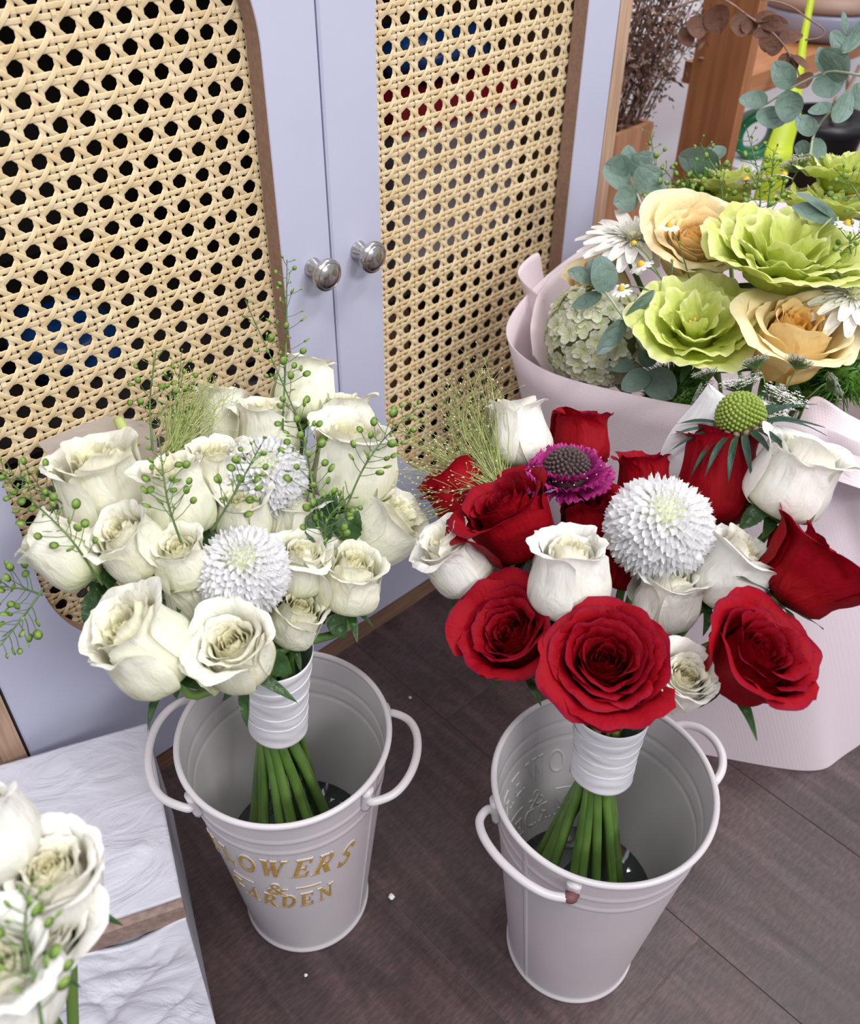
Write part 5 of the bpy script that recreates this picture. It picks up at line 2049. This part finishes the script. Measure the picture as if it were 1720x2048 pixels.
for i, (lb, pts, n) in enumerate([
    ('pennycress sprig beside the eucalyptus at the cabinet corner', [(1340, 430, .87), (1318, 370, .89), (1300, 262, .92)], 26),
    ('pennycress sprig in front of the back lisianthus', [(1440, 460, .86), (1442, 370, .88), (1400, 285, .91)], 24),
    ('tall pennycress sprig above the chamomile', [(1515, 470, .84), (1520, 370, .87), (1495, 262, .90)], 34),
    ('pennycress sprig right of the tall one', [(1525, 470, .84), (1540, 380, .87), (1548, 300, .89)], 26),
    ('pennycress sprig leaning left over the board', [(1400, 420, .88), (1370, 390, .89), (1330, 340, .91)], 24),
    ('pennycress sprig at the right edge over the lisianthus', [(1740, 440, .80), (1710, 380, .81), (1680, 350, .82)], 20),
    ('leafy sprig at the right edge under the chamomile', [(1720, 540, .80), (1700, 490, .80), (1730, 455, .80)], 18)]):
    sprig(lb, pts, n, 50 + i, group='pennycress sprigs in the pink paper', start=.1)
# ------------------------------------------------------------------ wooden rack beside the cabinet
m_rack = noisy('orange_pine', (0.30, 0.115, 0.045), (0.40, 0.17, 0.07), 3, 0.5, stretch=(30, 30, 2.5), bump=.08)
m_rackh = noisy('orange_pine_board', (0.36, 0.15, 0.055), (0.48, 0.22, 0.09), 3, 0.5, stretch=(2.5, 30, 30), bump=.08)
rack = thing('wooden_rack', 'orange-brown wooden rack with shelves behind the pink paper', 'rack', np.array([[1, 0, 0, 1.06], [0, 1, 0, .585], [0, 0, 1, 0], [0, 0, 0, 1.0]]))


def rbox(name, a, b_, mat, par=rack, o=(1.06, .585, 0)):
    q = MB()
    q.box(np.subtract(a, o), np.subtract(b_, o))
    return q.obj(name, mat, par, smooth=False)


rbox('upright', (1.06, .585, 0), (1.078, .656, 1.05), m_rack)
rbox('upright', (1.95, .585, 0), (1.968, .656, 1.05), m_rack)
rbox('upright', (1.95, .66, 0), (1.968, .69, 1.05), m_rack)
rbox('shelf_board', (1.0785, .587, .464), (1.9495, .678, .489), m_rackh)
rbox('shelf_board', (1.0785, .587, .215), (1.9495, .678, .235), m_rackh)

m_greyglaze = pbsdf('grey_blue_glaze', (.30, .31, .42), .35)
m_brownlid = pbsdf('brown_lid', (.26, .16, .12), .5)


def lathe_thing(name, label, cat, P, prof, mat, n=40, lidprof=None, lidmat=None, lidname='lid'):
    M = np.eye(4)
    M[:3, 3] = P
    root = thing(name, label, cat, M)
    V, F = lathe(prof, n)
    obj('body', V, F, mat, root)
    if lidprof is not None:
        V, F = lathe(lidprof, n)
        obj(lidname, V, F, lidmat, root)
    return root


lathe_thing('shallow_pot', 'wide grey pot with a brown lid on the upper shelf of the rack', 'pot', (1.325, .640, .4905),
            [(0, 0), (.062, 0), (.077, .012), (.082, .03), (.080, .036), (0, .036)], m_greyglaze,
            lidprof=[(0, .0365), (.082, .0365), (.084, .040), (.080, .050), (.045, .057), (0, .059)], lidmat=m_brownlid)
lathe_thing('orange_jar', 'small orange jar beside the upright of the rack', 'jar', (1.112, .625, .4905),
            [(0, 0), (.013, 0), (.017, .006), (.018, .02), (.014, .030), (.015, .036), (0, .036)], pbsdf('bright_orange', (.85, .27, .01), .35),
            lidprof=[(0, .0365), (.007, .0365), (.007, .041), (0, .041)], lidmat=pbsdf('white_dot', (.8, .75, .75), .5), lidname='cap')
lathe_thing('orange_vase', 'bright orange vase at the top right corner of the photo', 'vase', (1.452, .640, .4905),
            [(0, 0), (.02, 0), (.033, .02), (.036, .05), (.026, .08), (.015, .10), (.018, .11), (0, .11)], pbsdf('bright_orange', (.85, .27, .01), .35))
lathe_thing('black_pot', 'black flower pot on the lower shelf of the rack', 'pot', (1.42, .635, .2365),
            [(0, 0), (.042, 0), (.057, .11), (.063, .112), (.063, .128), (.056, .128), (.052, .118), (0, .118)], pbsdf('black_plastic', (.012, .012, .016), .4))

# lime strap, tape roll, cloth
m_lime = pbsdf('lime_plastic', (.42, .53, .015), .4)
P = np.array([at(1548, 345, 1.24), at(1560, 290, 1.25), at(1578, 235, 1.26), at(1585, 190, 1.265), at(1600, 130, 1.28), at(1605, 90, 1.29), at(1625, -20, 1.32)])
P = np.concatenate([[(P[0][0], P[0][1], .2365)], P])
Pl = spline(P, 40)
wd = np.interp(np.linspace(0, 1, 40), [0, .2, .35, .55, .7, 1], [.034, .034, .030, .024, .011, .008])
sx = RW[:, 0]
V = np.concatenate([np.stack([p - sx * w / 2, p - sx * w / 2 * .9 - RW[:, 2] * .002, p + sx * w / 2 * .9 - RW[:, 2] * .002, p + sx * w / 2, p + RW[:, 2] * .002]) for p, w in zip(Pl, wd)])
o_ = obj('lime_strap', V - Pl[0], grid_faces(5, 40, True).tolist() + [tuple(range(5))[::-1], tuple(195 + k for k in range(5))], m_lime)
o_.location = Pl[0]
tag(o_, 'bright lime green strap standing up between the rack and the flowers', 'strap')
b = MB()
V, F = lathe([(.020, -.011), (.030, -.011), (.031, -.008), (.031, .008), (.030, .011), (.020, .011), (.019, .0), (.020, -.011)], 40)
tp = at_y(1510, 268, .628)
TZ = tp[2] - .031
M = frame(tp, (-.62, -.78, 0))
o_ = obj('tape_roll', V, F, pbsdf('green_tape', (.005, .16, .06), .35))
o_.matrix_world = Matrix(M.tolist())
tag(o_, 'roll of dark green tape below the rack shelf', 'tape roll')
q = MB()
q.box((-.045, -.03, 0), (.045, .03, TZ - .2372))
q.box((-.0455, -.0305, TZ - .2372), (.0455, -.0295, TZ - .250))
M = np.eye(4)
M[:3, 3] = (tp[0], .628, .2365)
o_ = q.obj('white_carton', pbsdf('white_card', (.74, .73, .78), .6), smooth=False)
o_.matrix_world = Matrix(M.tolist())
tag(o_, 'white carton on the lower shelf of the rack, under the roll of tape', 'carton')
u, s = np.meshgrid(np.linspace(0, 1, 24), np.linspace(0, 1, 16))
V = np.stack([1.245 + u * .10, .592 + s * .08, .2385 + .022 * np.abs(np.sin(u * 7 + 2 * s)) + .02 * np.abs(np.sin(s * 5 + u * 3))], -1).reshape(-1, 3)
Vb = V.copy()
Vb[:, 2] = .2365
F = grid_faces(24, 16).tolist()
n = len(V)
per = [i for i in range(24)] + [(j + 1) * 24 - 1 for j in range(1, 16)] + [n - 2 - i for i in range(23)] + [j * 24 for j in range(14, 0, -1)]
F += [(c + n, d + n, a + n, b_ + n)[::-1] for a, b_, c, d in F] + [(per[(i + 1) % len(per)], per[i], per[i] + n, per[(i + 1) % len(per)] + n) for i in range(len(per))]
o_ = obj('crumpled_cloth', np.concatenate([V, Vb]) - np.array([1.245, .592, .2365]), F, noisy('grey_white_cloth', (.46, .45, .54), (.62, .61, .68), 20, .7))
o_.location = (1.245, .592, .2365)
tag(o_, 'crumpled grey white cloth on the lower shelf of the rack', 'cloth')
# pale reed sticks standing in the black pot
m_reed = noisy('pale_reed', (.50, .36, .28), (.66, .50, .40), 30, .6)
for i, (lb, a, b_) in enumerate([('short pale reed stick at the left of the black pot', (1655, 262), (1672, 195)), ('pale reed stick standing upright in the black pot', (1684, 262), (1695, 150)),
                                 ('pale reed stick leaning right out of the black pot', (1660, 262), (1720, 130))]):
    A = at_y(a[0], a[1], .638 - .006 * i)
    A[2] = max(A[2], .356)
    B_ = at_y(b_[0], b_[1], .632 - .006 * i)
    V, F = tube(np.linspace(0, 1, 8)[:, None] * (B_ - A), .0028, 7)
    o_ = obj('reed_stick', V, F, m_reed)
    o_.location = A
    tag(o_, lb, 'stick', 'reed sticks in the black pot')

# ------------------------------------------------------------------ square wooden vase with dried flowers
vc = at_y(1222, 240, .668)
VH = .452
m_vase = noisy('reddish_wood', (.34, .15, .075), (.47, .235, .13), 3, .5, stretch=(30, 30, 2.5))
M = np.eye(4)
M[:3, 3] = (vc[0] - .004, .668, 0)
vase = thing('square_vase', 'tall square wooden vase standing behind the cabinet corner', 'vase', M)
hw_ = .037
wt = .007
for nm, a, b_ in (('wall', (-hw_, -hw_, 0), (hw_, -hw_ + wt, VH)), ('wall', (-hw_, hw_ - wt, 0), (hw_, hw_, VH)), ('wall', (-hw_, -hw_ + wt, 0), (-hw_ + wt, hw_ - wt, VH)), ('wall', (hw_ - wt, -hw_ + wt, 0), (hw_, hw_ - wt, VH)), ('base', (-hw_ + wt, -hw_ + wt, 0), (hw_ - wt, hw_ - wt, .01))):
    q = MB()
    q.box(a, b_)
    q.obj(nm, m_vase, vase, smooth=False)
m_dry = noisy('dried_brown', (.075, .038, .028), (.17, .095, .07), 60, .8)
m_dry2 = noisy('dried_brown_pale', (.20, .115, .085), (.34, .215, .17), 60, .8)
rs = np.random.RandomState(4)
vb = np.array([vc[0] - .004, .668, VH - .12])
M = np.eye(4)
M[:3, 3] = vb
dry = thing('dried_flower_bunch', 'bunch of dark brown dried flowers standing in the square wooden vase', 'dried flowers', M)
st, fl, fp = MB(), MB(), MB()
for i in range(46):
    q = rs.normal(size=2) * .017
    q = np.clip(q, -.03, .03)
    px_, py_ = rs.uniform(1262, 1400), rs.uniform(-220, 60)
    e = at_y(px_ + (0 if i % 3 else 30), py_, .66 + rs.uniform(-.05, .06)) - vb
    a0 = np.array([q[0], q[1], 0])
    mid = lerp(a0, e, .45) + np.array([-.012, 0, .012]) + rs.normal(size=3) * .006
    Pq = spline([a0, mid, e], 12)
    st.tube(Pq, np.linspace(.0013, .0006, 12), 5, caps=False)
    for k in range(46):
        w = rs.uniform(.62, 1.0)
        p = Pq[int(w * 11)] + rs.normal(size=3) * .012
        dv = rs.normal(size=3)
        dv /= np.linalg.norm(dv)
        sd = np.cross(dv, rs.normal(size=3))
        sd /= np.linalg.norm(sd)
        L = rs.uniform(.005, .014)
        (fl if rs.rand() < .7 else fp).add([p, p + sd * L * .16 + dv * L * .5, p + dv * L, p - sd * L * .16 + dv * L * .5], [(0, 1, 2, 3)])
tag(st.obj('dried_stems', m_dry, dry), kind='stuff')
tag(fl.obj('dried_heads', m_dry, dry), kind='stuff')
tag(fp.obj('pale_dried_bits', m_dry2, dry), kind='stuff')
m_dryleaf = petal_mat('dried_brown_leaf', (.13, .058, .035), (.15, .068, .042), (.20, .10, .07), trans=.15, rough=.7, vein=.2)
eucalyptus('dried brown eucalyptus branch hanging across the top of the rack', [(1330, 20, 1.10), (1430, -5, 1.09), (1500, 35, 1.08), (1555, 75, 1.07), (1590, 130, 1.06), (1605, 175, 1.06)],
           [(1390, 30, 1.09, 1398, 72, 1.085, 34), (1430, 10, 1.09, 1440, 60, 1.085, 40), (1480, 25, 1.08, 1484, 68, 1.075, 36), (1495, 35, 1.08, 1500, 66, 1.08, 30), (1505, 40, 1.08, 1550, 35, 1.08, 24), (1525, 50, 1.075, 1530, 72, 1.075, 36), (1520, 45, 1.075, 1570, 48, 1.075, 22), (1545, 70, 1.07, 1530, 100, 1.07, 34), (1552, 72, 1.07, 1545, 108, 1.07, 26),
            (1575, 105, 1.065, 1572, 150, 1.06, 38), (1585, 110, 1.065, 1612, 135, 1.06, 30), (1600, 150, 1.06, 1612, 172, 1.06, 30), (1365, 55, 1.095, 1378, 90, 1.09, 26), (1555, 80, 1.07, 1600, 72, 1.075, 22)],
           seed=21, mat=m_dryleaf, twig=m_dry2, group='dried brown branches', name='dried_branch')
sp = spline([at(1430, -10, 1.07), at(1560, 5, 1.07), at(1620, 40, 1.075), at(1648, 60, 1.08), at(1640, 75, 1.08), at(1610, 80, 1.08)], 30)
V, F = tube(sp - sp[0], .0009, 6)
o_ = obj('curled_twig', V, F, m_dry2)
o_.location = sp[0]
tag(o_, 'thin curled dry twig at the top right of the rack', 'twig')

# ------------------------------------------------------------------ things kept inside the cabinet
def stored(name, label, a, b_, mat, cat='box', lidmat=None):
    q = MB()
    q.box((0, 0, 0), np.subtract(b_, a))
    M = np.eye(4)
    M[:3, 3] = a
    root = thing(name, label, cat, M)
    q.obj('body', mat, root, smooth=False)
    if lidmat:
        w, d_, h = np.subtract(b_, a)
        q = MB()
        q.box((-.002, -.002, h + .0005), (w + .002, d_ + .002, h + .022))
        q.obj('lid', lidmat, root, smooth=False)
    return root


m_greybox = noisy('grey_lavender_board', (.34, .31, .36), (.44, .40, .45), 30, .7)
m_bluep = noisy('blue_plastic_sheet', (.01, .06, .24), (.03, .13, .42), 40, .25)
stored('storage_box', 'grey storage box with a red lid behind the right cane panel', (.565, .64, .3845), (.735, .80, .518), m_greybox, lidmat=pbsdf('red_lid', (.45, .01, .03), .5))
stored('storage_box', 'flat grey storage box standing low behind the left cane panel', (.17, .645, .0345), (.418, .82, .335), m_greybox)
stored('cardboard_box', 'brown cardboard box low behind the right cane panel', (.49, .66, .0345), (.60, .82, .33), noisy('brown_card', (.22, .11, .05), (.30, .16, .08), 30, .8))
for i, (lb, a, w, d_, h) in enumerate([('blue plastic bundle on the red-lidded box in the cabinet', (.60, .65, .5415), .13, .1, .05), ('blue plastic bundle behind the left cane panel on the shelf', (.205, .65, .385), .09, .1, .055)]):
    u, v = np.meshgrid(np.linspace(0, 2 * math.pi, 24, endpoint=False), np.linspace(-1, 1, 12))
    r = (1 - np.abs(v) ** 3) ** .5 * (1 + .12 * np.sin(5 * u + 3 * v) + .06 * np.sin(9 * u))
    V = np.stack([v * w / 2 + w / 2, d_ / 2 + d_ / 2 * .9 * r * np.cos(u), h / 2 + h / 2 * np.clip(r * np.sin(u), -1, 1.2)], -1).reshape(-1, 3)
    o_ = obj('plastic_bundle', V, grid_faces(24, 12, True).tolist() + [tuple(range(24))[::-1], tuple(264 + k for k in range(24))], m_bluep)
    o_.location = a
    tag(o_, lb, 'bundle')
# ------------------------------------------------------------------ white roses at the lower left corner
FB = Bunch((-.01, .27, .22), (-.012, .27, .15), (-.012, .27, 0), .03, rb=.012, zfoot=.004)
GF = 'white roses at the lower left corner'
rose('white_rose', 'white rose with a pale yellow heart at the lower left, over the plaster block', GF, 108, 1775, 205, .475, (.05, .80, .55), .45, m_white2, 81, FB, hi=True, loose=.15)
rose('white_rose', 'large white rose cut by the left edge of the photo', GF, -28, 1680, 190, .470, (-.15, .85, .45), .15, m_white2, 82, FB, hi=True)
rose('white_rose', 'white rose at the very bottom left corner, under the green sprig', GF, 5, 1985, 230, .440, (.1, .75, .55), .2, m_white2, 83, FB, hi=True)
rose('white_rose', 'white rose spreading its petals under the yellow-hearted one at the lower left', GF, 70, 1880, 190, .480, (.30, .60, .55), .4, m_white2, 84, FB, loose=.2)
sprig('bright pennycress sprig in front of the roses at the lower left corner', [(85, 2060, .415), (70, 1960, .415), (50, 1870, .42), (58, 1780, .425)], 32, 70, group='pennycress sprigs at the lower left corner', start=.12, spread=.009)
leaf('green leaf under the bright sprig at the lower left', (70, 1945, .43), (125, 1925, .435), .012, 90)

# crumbs on the floor
m_crumb = pbsdf('white_foam', (.8, .8, .84), .6)
for lb, x, y, r in (('white foam crumb on the floor right of the lettered bucket', 783, 1797, .0028), ('tiny pale crumb on the floor near the front', 612, 1952, .0016),
                    ('tiny pale crumb on the floor beside the right handle of the lettered bucket', 820, 1397, .0016)):
    rs = np.random.RandomState(int(x))
    V, F = lathe([(r * math.sin(a), -r * .7 * math.cos(a)) for a in np.linspace(.001, math.pi, 6)], 7)
    V += rs.normal(size=V.shape) * r * .12
    V[:, 2] -= V[:, 2].min()
    o_ = obj('crumb', V, F, m_crumb, smooth=False)
    o_.location = at_z(x, y, 0)
    tag(o_, lb, 'crumb')
